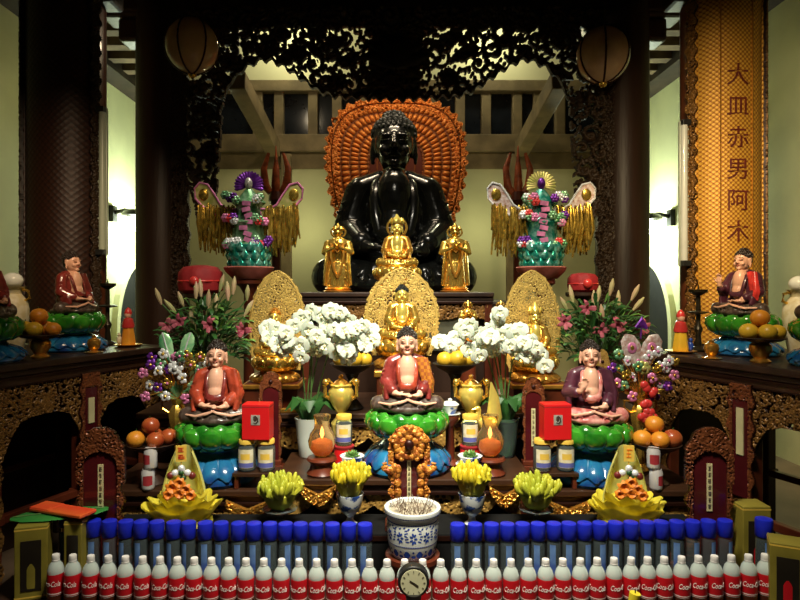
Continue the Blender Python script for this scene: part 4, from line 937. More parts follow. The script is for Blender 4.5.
for side,px0,px1 in(('left',247,266.5),('right',542,565.5)):
    d=3.03; xm=xz((px0+px1)/2,d,0).x; base=ZS+.081
    r=thing('jar_riser','dark wooden riser under the %s pair of jars'%side,'riser',(xm,d,ZS))
    m=M(); m.box((0,0,.071),(.215,.11,.018)); build('riser_top',m,K['wood_brown'],r,False,.003)
    for q in(-1,1): m=M(); m.box((q*.09,0,.031),(.02,.09,.062)); build('foot',m,K['wood_red'],r,False,.003)
    for k,px in enumerate((px0,px1)):
        X=xz(px,d,0).x
        jar('labelled gold-lidded glass jar, %s of the pair under the %s red box'%(('left','right')[k],side),Vector((X,d,base+.0)),R(rg.uniform(-8,8)))
    r=thing('red_box','bright red box with silver emblem on the %s jars'%side,'box',(xm+.006,d,base+.1545),R(-4 if side=='left' else 5))
    m=M(); m.box((0,0,.087),(.135,.085,.172)); build('box_body',m,K['red_card'],r,False,.003)
    m=M(); m.box((0,0,.160),(.1365,.0865,.004)); build('lid_seam',m,K['red_cloth'],r,False)
    m=M(); m.box((.0,-.0432,.098),(.044,.002,.048)); e=build('emblem',m,K['silver'],r,False)
    m=M(); m.ell((-.002,-.0446,.102),(.009,.0008,.012)); m.tube([(-.010,-.0446,.112),(.0,-.0448,.118),(.010,-.0446,.108),(.012,-.0446,.092),(.002,-.0446,.082),(-.010,-.0446,.086)],[.002,.003,.003,.004,.003,.002],6); build('emblem_mark',m,K['lap_dark'],e)
# oil lamps with amber glass
for px,lab in((322,'amber glass oil lamp on dark stand left of the centre statue'),(490,'amber glass oil lamp on dark stand right of the centre statue')):
    r=thing('oil_lamp',lab,'lamp',xz(px,3.03,ZC)); 
    m=M(); m.lathe([(.070,0),(.075,.01),(.06,.03),(.055,.055),(.075,.075),(.07,.085),(.03,.09)],28); build('wooden_base',m,K['wood_red'],r)
    m=M(); m.lathe([(.030,.088),(.040,.10),(.062,.13),(.068,.165),(.058,.20),(.040,.225),(.036,.25),(.040,.275),(.042,.29)],28); build('glass_chimney',m,K['glass_amber'],r)
    m=M(); m.lathe([(.02,.095),(.038,.11),(.046,.135),(.042,.16),(.015,.175)],24); build('amber_oil',m,K['amber_fill'],r); m=M(); m.lathe([(.004,.176),(.009,.195),(.007,.215),(.001,.235)],12); build('flame',m,K['flame'],r)
    m=M(); m.lathe([(.012,.168),(.014,.173),(.008,.177),(.003,.178)],12); m.lathe([(.034,.088),(.036,.094),(.032,.10)],20); build('burner',m,K['gold'],r)
# jar on a red tin
for px,lab in((344,'left'),(470,'right')):
    p=xz(px,3.15,ZC); r=thing('red_tin','small red tin under the %s inner jar'%lab,'tin',p)
    m=M(); m.lathe([(.046,0),(.05,.004),(.05,.105),(.048,.11),(.002,.1105)],28); build('tin_body',m,K['red_card'],r); m=M(); m.lathe([(.0505,.098),(.052,.1),(.052,.112),(.04,.114),(.002,.114)],28); build('tin_lid',m,K['red_cloth'],r)
    jar('labelled glass jar on the red tin, %s of the centre statue'%lab,p+Vector((0,0,.115)))
# blue-and-white bowls with succulents
for px,lab in((352,'left'),(470,'right')):
    p=xz(px,2.995,ZC); r=thing('bowl_stand','small round wooden stand under the %s plant bowl'%lab,'stand',p); m=M(); m.lathe([(.045,0),(.05,.005),(.04,.02),(.055,.035),(.055,.042)],24); build('stand_body',m,K['wood_brown'],r)
    q=p+Vector((0,0,.0425)); r=thing('porcelain_saucer','blue and white saucer under the %s plant bowl'%lab,'saucer',q); m=M(); m.lathe([(.03,0),(.035,.002),(.066,.014),(.070,.019),(.064,.018),(.03,.008)],32); build('saucer_body',m,K['porcelain'],r)
    q=q+Vector((0,0,.009)); r=thing('plant_bowl','blue and white bowl with green succulent %s of centre'%lab,'plant bowl',q)
    m=M(); m.lathe([(.030,0),(.032,.004),(.045,.02),(.052,.042),(.060,.050),(.056,.052),(.046,.044),(.01,.040)],32); build('bowl',m,K['porcelain'],r)
    m=M(); rr=random.Random(px)
    for k in range(26):
        a=TAU*k*.382; e=.2+1.2*(k/26); L=.030; c=Vector((.012*math.cos(a),.012*math.sin(a),.045)); dv=Vector((math.cos(a)*math.cos(e),math.sin(a)*math.cos(e),math.sin(e)))
        m.blade([c,c+dv*L*.5,c+dv*L],[.006,.011,.002],[.003,.005,.001],(0,0,1) if e<1 else (math.cos(a),math.sin(a),0))
    build('succulent',m,K['leaf_light'],r)
# gold trophies with scroll handles, swan beside the right one
for px,lab in((341,'golden two-handled urn behind the left inner jar'),(471,'golden two-handled urn beside the gold bird')):
    r=thing('gold_urn',lab,'urn',xz(px,3.33,ZC),0,None,.92)
    m=M(); m.lathe([(.055,0),(.06,.01),(.03,.04),(.024,.10),(.05,.16),(.058,.20),(.03,.235),(.024,.26),(.05,.30),(.070,.35),(.072,.39),(.058,.41),(.066,.425),(.05,.43),(.02,.40)],28,mod=lambda a,z:1+.03*math.cos(10*a)); build('urn_body',m,K['gold_bright'],r)
    for q in(-1,1):
        m=M(); m.tube([(q*.055,0,.33),(q*.09,-.01,.36),(q*.095,-.01,.42),(q*.07,-.01,.455),(q*.05,-.01,.43),(q*.06,-.01,.41)],[.009,.012,.013,.012,.011,.006],10); m.ell((q*.088,-.012,.44),(.02,.018,.022)); build('handle',m,K['gold'],r)
    m=M(); m.lathe([(.05,.425),(.035,.445),(.012,.46),(.014,.475),(.003,.485)],20); build('lid',m,K['gold_deep'],r)
r=thing('gold_bird','slender golden bird figure with upright tail, right inner side','figurine',xz(487,3.22,ZC))
m=M(); m.lathe([(.04,0),(.045,.008),(.02,.02),(.012,.10),(.012,.16)],20); build('base',m,K['gold'],r)
m=M(); m.ell((0,0,.20),(.045,.05,.055)); limb(m,[(-.02,-.01,.20),(-.055,-.02,.23),(-.045,-.02,.28)],[.03,.016,.012],10); m.ell((-.052,-.025,.29),(.016,.014,.013)); m.tube([(-.06,-.03,.29),(-.085,-.036,.285)],[.006,.001],6)
m.blade([(.015,.0,.17),(.04,.01,.24),(.038,.012,.34),(.022,.01,.42)],[.03,.042,.026,.004],[.02,.02,.012,.003],(0,-1,0),10); build('body',m,K['gold_bright'],r)
# lidded cups
r=thing('lidded_cup','small blue and white lidded cup right of the centre statue','cup',xz(450,3.20,ZC+.262)); c=r
m=M(); m.lathe([(.026,0),(.028,.003),(.040,.03),(.044,.045),(.040,.046)],24); build('cup_body',m,K['porcelain'],r); m=M(); m.lathe([(.046,.045),(.047,.049),(.03,.062),(.008,.066),(.012,.074),(.002,.080)],24); build('lid',m,K['porcelain_white'],r); m=M(); m.lathe([(.03,-.006),(.052,-.002),(.055,.002),(.03,.0005)],24); build('saucer',m,K['porcelain_white'],r)
r=thing('cup_stand','tall dark stand under the lidded cup','stand',xz(450,3.20,ZC)); m=M(); m.lathe([(.05,0),(.055,.008),(.025,.03),(.022,.20),(.05,.235),(.052,.255)],24); build('stand_body',m,K['wood_red'],r)
# ------------------------------------------------------------------ fruit
def fruit(kind,loc,rad,label,group,mt,sq=.92):
    r=thing(kind,label,'fruit',loc,rg.uniform(0,6),group)
    m=M(); m.lathe([(rad*math.cos(t)*(1 if t<1.2 else .9),rad*sq*math.sin(t)) for t in np.linspace(-1.5,1.42,16)]+[(rad*.04,rad*sq*.93)],24,(0,0,rad*sq)); build('flesh',m,K[mt],r)
    m=M(); m.tube([(0,0,rad*sq*1.88),(rad*.05,0,rad*sq*2.05),(rad*.12,0,rad*sq*2.2)],[rad*.05]*3,6); build('stem',m,K['stem'],r); return r
def dish(name,label,loc,rad,foot,mt):
    r=thing(name,label,'dish',loc); m=M(); m.lathe([(rad*.5,0),(rad*.52,.008),(rad*.2,foot*.25),(rad*.18,foot*.7),(rad*.35,foot*.9)],28); build('foot',m,K[mt],r)
    m=M(); m.lathe([(rad*.35,foot*.88),(rad*.8,foot+.005),(rad,foot+.028),(rad*.97,foot+.030),(rad*.78,foot+.014),(.01,foot+.010)],36); build('plate',m,K[mt],r); return foot+.012
def pile(side,center,z,specs,where_):
    for dx,dy,dz,rad,mt,kind,lb in specs: fruit(kind,Vector((center[0]+dx,center[1]+dy,z+dz)),rad,lb%where_,'fruit '+where_,mt)
# offering plates on the side tables
p=xz(153,3.08,ZS); zz=dish('fruit_stand','dark footed plate of apples on the left offering table',p,.125,.175,'wood_dark')
pile('l',(p.x,p.y),p.z+zz,((-.072,-.035,0,.044,'orange_fruit','orange','orange at the left of the footed plate %s'),(.030,-.050,0,.043,'apple_red','apple','red-yellow apple in front %s'),(-.012,.045,.0,.043,'apple_red','apple','dark red apple at the back %s'),(-.008,-.01,.062,.043,'apple_red','apple','topmost red apple of the pile %s'),(.068,.030,0,.042,'apple_red','apple','red apple at the right of the pile %s')),'on the left offering table')
p=xz(655,3.08,ZS); zz=dish('fruit_stand','dark footed plate of oranges on the right offering table',p,.125,.175,'wood_dark')
pile('r',(p.x,p.y),p.z+zz,((-.075,-.03,0,.046,'orange_fruit','orange','orange at the left of the footed plate %s'),(.002,-.055,0,.045,'orange_fruit','orange','orange in front %s'),(.075,-.025,0,.047,'apple_red','orange','reddish orange at the right edge %s'),(.0,.045,.0,.045,'orange_fruit','orange','orange at the back %s'),(-.005,-.005,.066,.045,'orange_fruit','orange','topmost orange of the pile %s')),'on the right offering table')
# mangoes on stands beside the centre gold statue
for px,lab in((455,'right'),(352,'left')):
    p=xz(px,3.60,.95); zz=dish('mango_stand','black footed plate of mangoes on the %s of the gold statue'%lab,p,.13,.235,'black_plastic')
    sp=((-.062,-.03,0,.047,'mango','mango','yellow mango at the left end %s'),(.012,-.045,0,.052,'mango','mango','golden mango in the middle %s'),(.075,.0,0,.042,'mango','mango','mango at the right end %s'),(.0,.02,.070,.042,'mango','mango','topmost mango %s'))
    pile('m',(p.x,p.y),p.z+zz,sp,'of the black plate %s of the gold statue'%lab)
# cans
def can(label,loc,rz):
    r=thing('drink_can',label,'can',loc,rz,'drink cans on the offering tables')
    m=M(); m.lathe([(.024,0),(.029,.006),(.031,.012),(.031,.088),(.026,.097),(.026,.1),(.002,.0985)],28); build('can_body',m,K['can_white'],r)
    m=M(); m.surf(lambda u,v:(.0313*math.sin((u-.5)*1.5)*(1),-.0313*math.cos((u-.5)*1.5),.028+.042*v+.006*math.sin(u*PI)*(v-.5)),12,3); m.surf(lambda u,v:(.031*math.sin((u-.5)*1.5),-.031*math.cos((u-.5)*1.5),.028+.042*v+.006*math.sin(u*PI)*(v-.5)),12,3,flip=True); build('red_print',m,K['can_red'],r)
    m=M(); m.box((0,-.008,.100),(.012,.018,.0015)); build('pull_tab',m,K['silver'],r,False); return r
p=xz(148,2.985,ZS); can('white and red can at the foot of the left apple plate',p,.3); can('white and red can stacked on another, left offering table',p+Vector((.012,0,.1012)),-.5)
p=xz(656,2.985,ZS); can('white and red can at the foot of the right orange plate',p,.7); can('white and red can stacked on another, right offering table',p+Vector((-.012,0,.1012)),-.2)
# ------------------------------------------------------------------ Buddha's-hand citrons
def citron(label,loc,mt,seed,nf,spread,wid,h):
    r=thing('fingered_citron',label,'citron',loc,0); rr=random.Random(seed); m=M()
    m.lathe([(.02,0),(wid*.45,.012),(wid*.62,h*.25),(wid*.66,h*.42),(wid*.4,h*.55)],24); 
    for k in range(nf):
        t=math.sqrt((k+.5)/nf); a=TAU*k*.382+rr.uniform(-.2,.2); b=Vector((wid*.50*t*math.cos(a),wid*.50*t*math.sin(a),h*.36)); 
        o=Vector((math.cos(a)*t*spread,math.sin(a)*t*spread,1)).normalized(); L=h*(.66-.12*t)*rr.uniform(.85,1.1)
        w_=Vector((math.cos(a),math.sin(a),0)); c=b+o*L*.5+w_*.016*t; e=b+o*L*.97+w_*(-.006*t)+Vector((rr.uniform(-.008,.008),0,0))
        m.tube([b-o*.03,b+o*L*.2+w_*.008*t,c,b.lerp(e,.82)+w_*.008*t,b.lerp(e,.95),e],[.0125,.0135,.0130,.0105,.007,.002],9)
    build('flesh',m,K[mt],r); m=M()
    for q in range(4): a=TAU*q/4+.4; m.blade([(0,0,.004),(.03*math.cos(a),.03*math.sin(a),.002),(.06*math.cos(a),.06*math.sin(a),.014)],[.004,.016,.002],.0015,(0,0,1))
    build('leaf',m,K['leaf_light'],r); return r
for px,lab in((350,'left'),(472,'right')):
    p=xz(px,2.775,ZP); r=thing('porcelain_vase','blue and white footed cup under the %s yellow citron'%lab,'cup',p)
    m=M(); m.lathe([(.030,0),(.034,.006),(.018,.018),(.013,.035),(.022,.045),(.040,.062),(.052,.09),(.060,.125),(.062,.140),(.057,.140),(.045,.11),(.02,.10)],32); build('cup_body',m,K['porcelain'],r)
    citron('bright yellow fingered citron in the %s blue and white cup'%lab,p+Vector((0,0,.122)),'citron',px,46,.62,.095,.165)
for px,lab in((280,'left'),(536,'right')):
    p=xz(px,2.775,ZP); r=thing('citron_stand','glass footed dish under the %s outer citron'%lab,'stand',p)
    m=M(); m.lathe([(.04,0),(.044,.006),(.015,.016),(.012,.045),(.04,.058),(.075,.068),(.078,.073),(.03,.070)],28); build('dish',m,K['clear_body'],r)
    citron('greenish yellow fingered citron on the %s glass dish'%lab,p+Vector((0,0,.071)),'citron_green',px+1,50,.85,.110,.165)
# gilded carved feet under the tables in front
for px,py,wd,lab in((247,508,44,'gilded carved swag below the left end of the central table'),(318,493,36,'gilded carved swag left of the incense pot'),(505,494,30,'gilded carved swag right of the incense pot'),(570,508,44,'gilded carved swag below the right end of the central table')):
    d=2.925; p=at(px,py+ 14,d); w=sz(wd,d); h=sz(22,d); nx,ny=int(w/.003),int(h/.003)
    X,Z,H=scrolls(nx,ny,w,h,px,rad=.028); x=(X-w/2)/(w/2); low=h*(.02+.65*np.abs(x)**2); top=h*(.55+.42*np.abs(x))
    par=[o for o in bpy.data.objects if o.get('category')=='altar table' and o['label'].startswith('left offering' if px<260 else 'right offering' if px>560 else 'central')][0]
    o=relief('gilded_swag',X-w/2,Z,H,(Z>low)&(Z<top)&((H>.12)|(Z-low<.01)),.02,.012,K['gold_deep']); o.parent=par; o.location=(p.x-par.location.x,d+.012-par.location.y,p.z)
# ------------------------------------------------------------------ yellow paper lotus offerings
def lotus_offering(px,label,flip):
    p=xz(px,2.785,ZP); r=thing('yellow_lotus_offering',label,'offering',p,R(6*flip)); rr=random.Random(px)
    m=M()
    def ruff(r0,r1,z0,z1,n,amp):
        def fn(u,v):
            a=TAU*u; k=1+amp*v*math.sin(n*a+rr_); q=r0+(r1-r0)*v**.8; return (q*k*math.cos(a),q*k*math.sin(a)*.80,z0+(z1-z0)*v+amp*.12*v*math.sin(n*a*1.0+1.3))
        def fn2(u,v): x,y,z=fn(u,v); return (x*.975,y*.975,z+.004)
        m.surf(fn,96,8,True); m.surf(fn2,96,8,True,flip=True)
    rr_=.3; m.lathe([(.118,0),(.128,.006),(.126,.03),(.10,.05),(.02,.05)],48,mod=lambda a,z:1+.03*math.cos(14*a),sy=.8)
    ruff(.105,.165,.02,.090,6,.085); rr_=1.4; ruff(.09,.142,.04,.112,8,.09); rr_=2.2; ruff(.05,.10,.06,.13,7,.12); build('ruffled_base',m,K['tulle'],r)
    m=M()
    def bk(u,v):
        a=PI*(-.02+1.04*u); t=v; wd=.100*(1-.62*t**1.6)*(1+.04*math.sin(u*30)); return (-wd*math.cos(a),.055*math.sin(a)*(1-t*.5)+.01,.09+.255*t-.03*t*(2*u-1)**2)
    m.surf(bk,30,10); m.surf(lambda u,v:tuple(Vector(bk(u,v))+Vector((0,.004,.0))),30,10,flip=True); build('wrap',m,K['tulle_pale'],r)
    m=M()
    for k,(x,z,s_) in enumerate(((-.035,.165,.034),(.03,.155,.030),(.0,.185,.028),(-.055,.135,.026),(.055,.13,.026),(0,.14,.03))):
        for q in range(7):
            a=TAU*q/7; c=Vector((x*.85,-.060,z+.018)); m.blade([c,c+Vector((s_*.6*math.cos(a),-.018,s_*.6*math.sin(a))),c+Vector((s_*math.cos(a),-.010,s_*math.sin(a)))],[.006,.013,.003],.002,(0,-1,0))
    build('orange_flower',m,K['orange_petal'],r)
    for k,(x,z) in enumerate(((-.028,.235),(.026,.235),(0,.255),(-.048,.225),(.046,.222))):
        m=M(); m.ell((x,-.030,z),(.016,.014,.017)); build('sweet',m,K['robe_maroon' if k in(3,4) else 'gem_white'],r)
    m=M(); m.ell((0,-.038,.238),(.012,.01,.012)); m.ell((.008,-.036,.215),(.014,.01,.012)); build('green_leaf',m,K['leaf'],r)
    m=M(); m.box((-.005*flip,-.012,.318),(.046,.004,.072)); m.tube([(-.005*flip,-.008,.20),(-.005*flip,-.008,.30)],.003,6); g=build('gold_tag',m,K['label_gold'],r,False)
    strip_marks(g,-.005*flip,-.0150,.288,.350,.038,1 if flip<0 else 2,px,'red_card' if flip>0 else 'orange_petal','red_character')
    return r
lotus_offering(183,'yellow ruffled paper lotus offering with gold tag, left of the citrons',1)
lotus_offering(627,'yellow ruffled paper lotus offering with red-lettered tag, right of the citrons',-1)
# ------------------------------------------------------------------ orchids
def blossom(petal_only=True):
    m=M()
    for k in range(5):
        a=R(90+72*k); L=.040 if k in(1,4) else .036; w=.024 if k in(1,4) else .015
        u=Vector((math.cos(a),0,math.sin(a))); m.blade([u*.002,u*L*.45+Vector((0,-.008,0)),u*L*.85+Vector((0,-.006,0)),u*L+Vector((0,.002,0))],[.005,w,w*.75,.003],[.002,.003,.002,.001],(0,-1,0),8)
    return m.mesh('flower')
OB=blossom(); _m=M(); _m.ell((0,-.010,.0),(.005,.007,.006)); _m.blade([(0,-.01,-.003),(0,-.02,-.012),(0,-.014,-.020)],[.003,.006,.002],.002,(0,-1,.3)); OL=_m.mesh('flower_lip')
def orchid(label,px,pot_d,pot_z,pts,glass,hub,seed):
    p=xz(px,pot_d,pot_z); r=thing('white_orchid',label,'potted orchid',p); rr=random.Random(seed)
    m=M(); m.lathe([(.050,0),(.054,.006),(.062,.08),(.075,.20),(.078,.21),(.072,.21),(.06,.19),(.02,.185)],32); build('pot',m,K['clear_body' if glass else 'pot_white'],r)
    m=M(); m.surf(lambda u,v:(.068*v*math.cos(TAU*u),.068*v*math.sin(TAU*u),.192+.01*(1-v)),20,4,True); m.lathe([(.046,.01),(.056,.08),(.066,.19)],24); build('moss',m,K['leaf'],r)
    m=M()
    for k in range(9):
        a=TAU*k*.382+rr.uniform(-.2,.2); L=rr.uniform(.13,.19); c,s=math.cos(a),math.sin(a)*.6
        m.blade([(.02*c,.02*s,.19),(.3*L*c,.3*L*s,.19+.55*L),(.7*L*c,.7*L*s,.19+.75*L),(L*c,L*s,.19+.40*L)],[.015,.038,.034,.004],[.004,.004,.003,.001],(c*.3,s*.3-.5,1),8)
    build('leaf',m,K['leaf'],r)
    hubs=[at(*h)-p for h in hub]; groups=[[] for _ in hubs]
    for (x,y) in pts:
        q=at(x,y,pot_d-.10+rr.uniform(-.06,.06))-p; k=min(range(len(hubs)),key=lambda i:(hubs[i]-q).length); groups[k].append(q)
        f=link('flower',OB,K['white_petal'],r); f.location=q; f.rotation_euler=(rr.uniform(-.35,.35),rr.uniform(-.6,.6),rr.uniform(-.5,.5)); s_=rr.uniform(1.1,1.4); f.scale=(s_,)*3
        l=link('flower_lip',OL,K['orchid_lip'],f)
    for h,g in zip(hubs,groups):
        m=M(); base=Vector((rr.uniform(-.02,.02),0,.19)); top=h+Vector((0,.03,.03)); mid=Vector((base.x*.7+top.x*.3,.03,max(top.z,.25)*.75+.06))
        m.tube([base,base.lerp(mid,.5)+Vector((0,0,.02)),mid,mid.lerp(top,.6)+Vector((0,0,.02)),top],.004,6)
        for q in g: m.tube([top,top.lerp(q,.6)+Vector((0,.02,.015)),q+Vector((0,.006,0))],.0022,5)
        build('flower_stem',m,K['stem'],r)
    return r
OLp=[(268,328),(277,339),(283,351),(291,345),(268,338),(294,326),(302,318),(312,311),(321,315),(331,311),(341,313),(348,319),(309,330),(317,337),(326,346),(317,350),(307,345),(335,330),(341,340),(346,350),(351,336),(356,328),(363,326),(371,331),(373,341),(365,346),(358,342),(347,358),(301,357),(277,330),(286,333),(326,325),(286,341),(337,352),(352,351),(324,334),(369,336),(344,331),(278,345),(300,345)]
ORp=[(447,343),(456,339),(440,342),(462,327),(470,325),(476,334),(468,350),(478,349),(486,343),(488,330),(497,320),(500,313),(503,335),(497,345),(508,331),(516,336),(510,346),(518,352),(524,343),(531,341),(536,348),(528,356),(538,361),(545,366),(520,330),(479,356),(451,346),(490,337),(493,351),(503,347),(484,337),(466,332),(526,349),(541,355)]
orchid('white orchid in pale pot with blossoms spread left of the centre statue',309,3.36,.68+.06,OLp,False,((280,336,3.28),(312,322,3.28),(320,342,3.28),(346,334,3.28),(368,334,3.28)),1)
orchid('white orchid in glass pot with blossoms spread right of the centre statue',505,3.36,.68+.06,ORp,True,((449,342,3.28),(468,328,3.28),(486,342,3.28),(502,325,3.28),(516,345,3.28),(536,352,3.28)),2)
# ------------------------------------------------------------------ lilies
def lilies(label,px,d,buds,blooms,seed,pz=.95):
    p=xz(px,d,pz); r=thing('lily_bouquet',label,'flowers',p); rr=random.Random(seed)
    m=M(); m.lathe([(.05,0),(.056,.006),(.07,.10),(.05,.20),(.045,.24),(.06,.27),(.055,.27),(.04,.24)],28); build('vase',m,K['porcelain'],r)
    core=Vector((0,0,.25)); ends=[]
    def st(q): 
        m=M(); a=core+Vector((q.x*.08,q.y*.08,0)); m.tube([a,a.lerp(q,.5)+Vector((q.x*-.08,0,.03)),q],.0045,6); build('stalk',m,K['stem'],r)
    for (x,y,tilt) in buds:
        q=at(x,y+7,d+rr.uniform(-.10,.10))-p; st(q); u=Vector((math.sin(tilt),rr.uniform(-.2,.1),math.cos(tilt))).normalized(); L=rr.uniform(.085,.11)
        m=M(); m.blade([q-u*.01,q+u*L*.3,q+u*L*.65,q+u*L],[.006,.014,.014,.003],[.006,.013,.013,.003],(0,-1,0),8); build('bud',m,K['lily_bud'],r)
    for (x,y) in blooms:
        q=at(x,y,d-.08+rr.uniform(-.06,.06))-p; st(q); m=M()
        for k in range(6):
            a=TAU*k/6+rr.random(); u=Vector((math.cos(a),0,math.sin(a)))*.8; m.blade([q,q+u*.025+Vector((0,-.03,0)),q+u*.05+Vector((0,-.035,0)),q+u*.066+Vector((0,-.015,0))],[.006,.013,.011,.002],.003,(0,-1,0),8)
        build('lily_bloom',m,K['lily_pink'],r)
    m=M(); m2=M()
    for k in range(300):
        a=rr.uniform(0,TAU); e=rr.uniform(-.1,1.3); rad=rr.uniform(.05,.24)*(1 if e<1 else .7); c=Vector((rad*math.cos(a)*1.0,rad*math.sin(a)*.65,.25+.34*rr.random()*(1.15-rad*2)+.02)); u=Vector((math.cos(a)*math.cos(e),math.sin(a)*math.cos(e)*.7-.1,math.sin(e))).normalized(); L=rr.uniform(.07,.13)
        (m if k%4 else m2).blade([c,c+u*L*.4,c+u*L*.75+Vector((0,0,-.01)),c+u*L+Vector((0,0,-.03))],[.004,.013,.011,.002],[.002,.002,.0015,.001],(-u.z*math.cos(a),-u.z*math.sin(a)-.3,.8),6)
    f=build('foliage',m,K['leaf'],r); build('young_foliage',m2,K['leaf_light'],r)
    return r
lilies('lily bouquet with pale buds on the left beside the red cloth drum',205,3.72,((161,296,-.35),(183,298,-.35),(196,290,.0),(201,288,-.1),(220,283,.25),(228,292,-.05),(233,286,.1),(245,308,.5),(208,300,.1),(192,318,-.1),(216,302,.0),(176,306,-.7),(247,292,.1)),((210,325),(180,322),(168,325),(244,330)),3)
lilies('lily bouquet with tall pale buds on the right beside red drum',597,3.72,((610,287,.15),(632,292,.4),(618,300,.05),(634,302,.7),(603,312,-.2),(594,300,.0),(567,303,-.5),(573,295,-.2),(617,308,.1),(598,293,.1)),((587,308),(564,322),(617,325),(641,327),(600,330)),4)
# red cloth-covered drums
for px,py,wd,lab in((201,280,44,'round red cloth-wrapped drum behind the left lilies'),(583,283,30,'round red cloth-wrapped drum behind the right lilies')):
    d=4.02; p=at(px,py,d); s=sz(wd/2,d); zb=p.z-s*.62
    r=thing('lacquer_stand','tall dark stand under the %s'%lab,'stand',(p.x,d,.95)); h=zb-.95
    m=M(); m.box((0,0,.02),(.24,.22,.04)); m.lathe([(.035,.04),(.03,.1),(.03,h-.06),(.06,h-.03)],16); m.lathe([(.10,h-.03),(.11,h-.02),(.11,h)],24); build('pole',m,K['wood_dark'],r)
    r=thing('cloth_drum',lab,'drum',(p.x,d,zb+.001)); m=M(); m.lathe([(s*.72,0),(s*.95,s*.15),(s*1.0,s*.5),(s*.96,s*.95),(s*.75,s*1.2),(s*.3,s*1.28),(.005,s*1.29)],36,mod=lambda a,z:1+.04*math.sin(9*a+z*20)); build('cloth',m,K['red_cloth'],r)
    m=M(); m.lathe([(s*1.02,s*.52),(s*1.035,s*.56),(s*1.02,s*.60)],36); m.ell((0,-s*1.02,s*.56),(.03,.02,.03)); build('ribbon',m,K['robe_scarlet'],r)
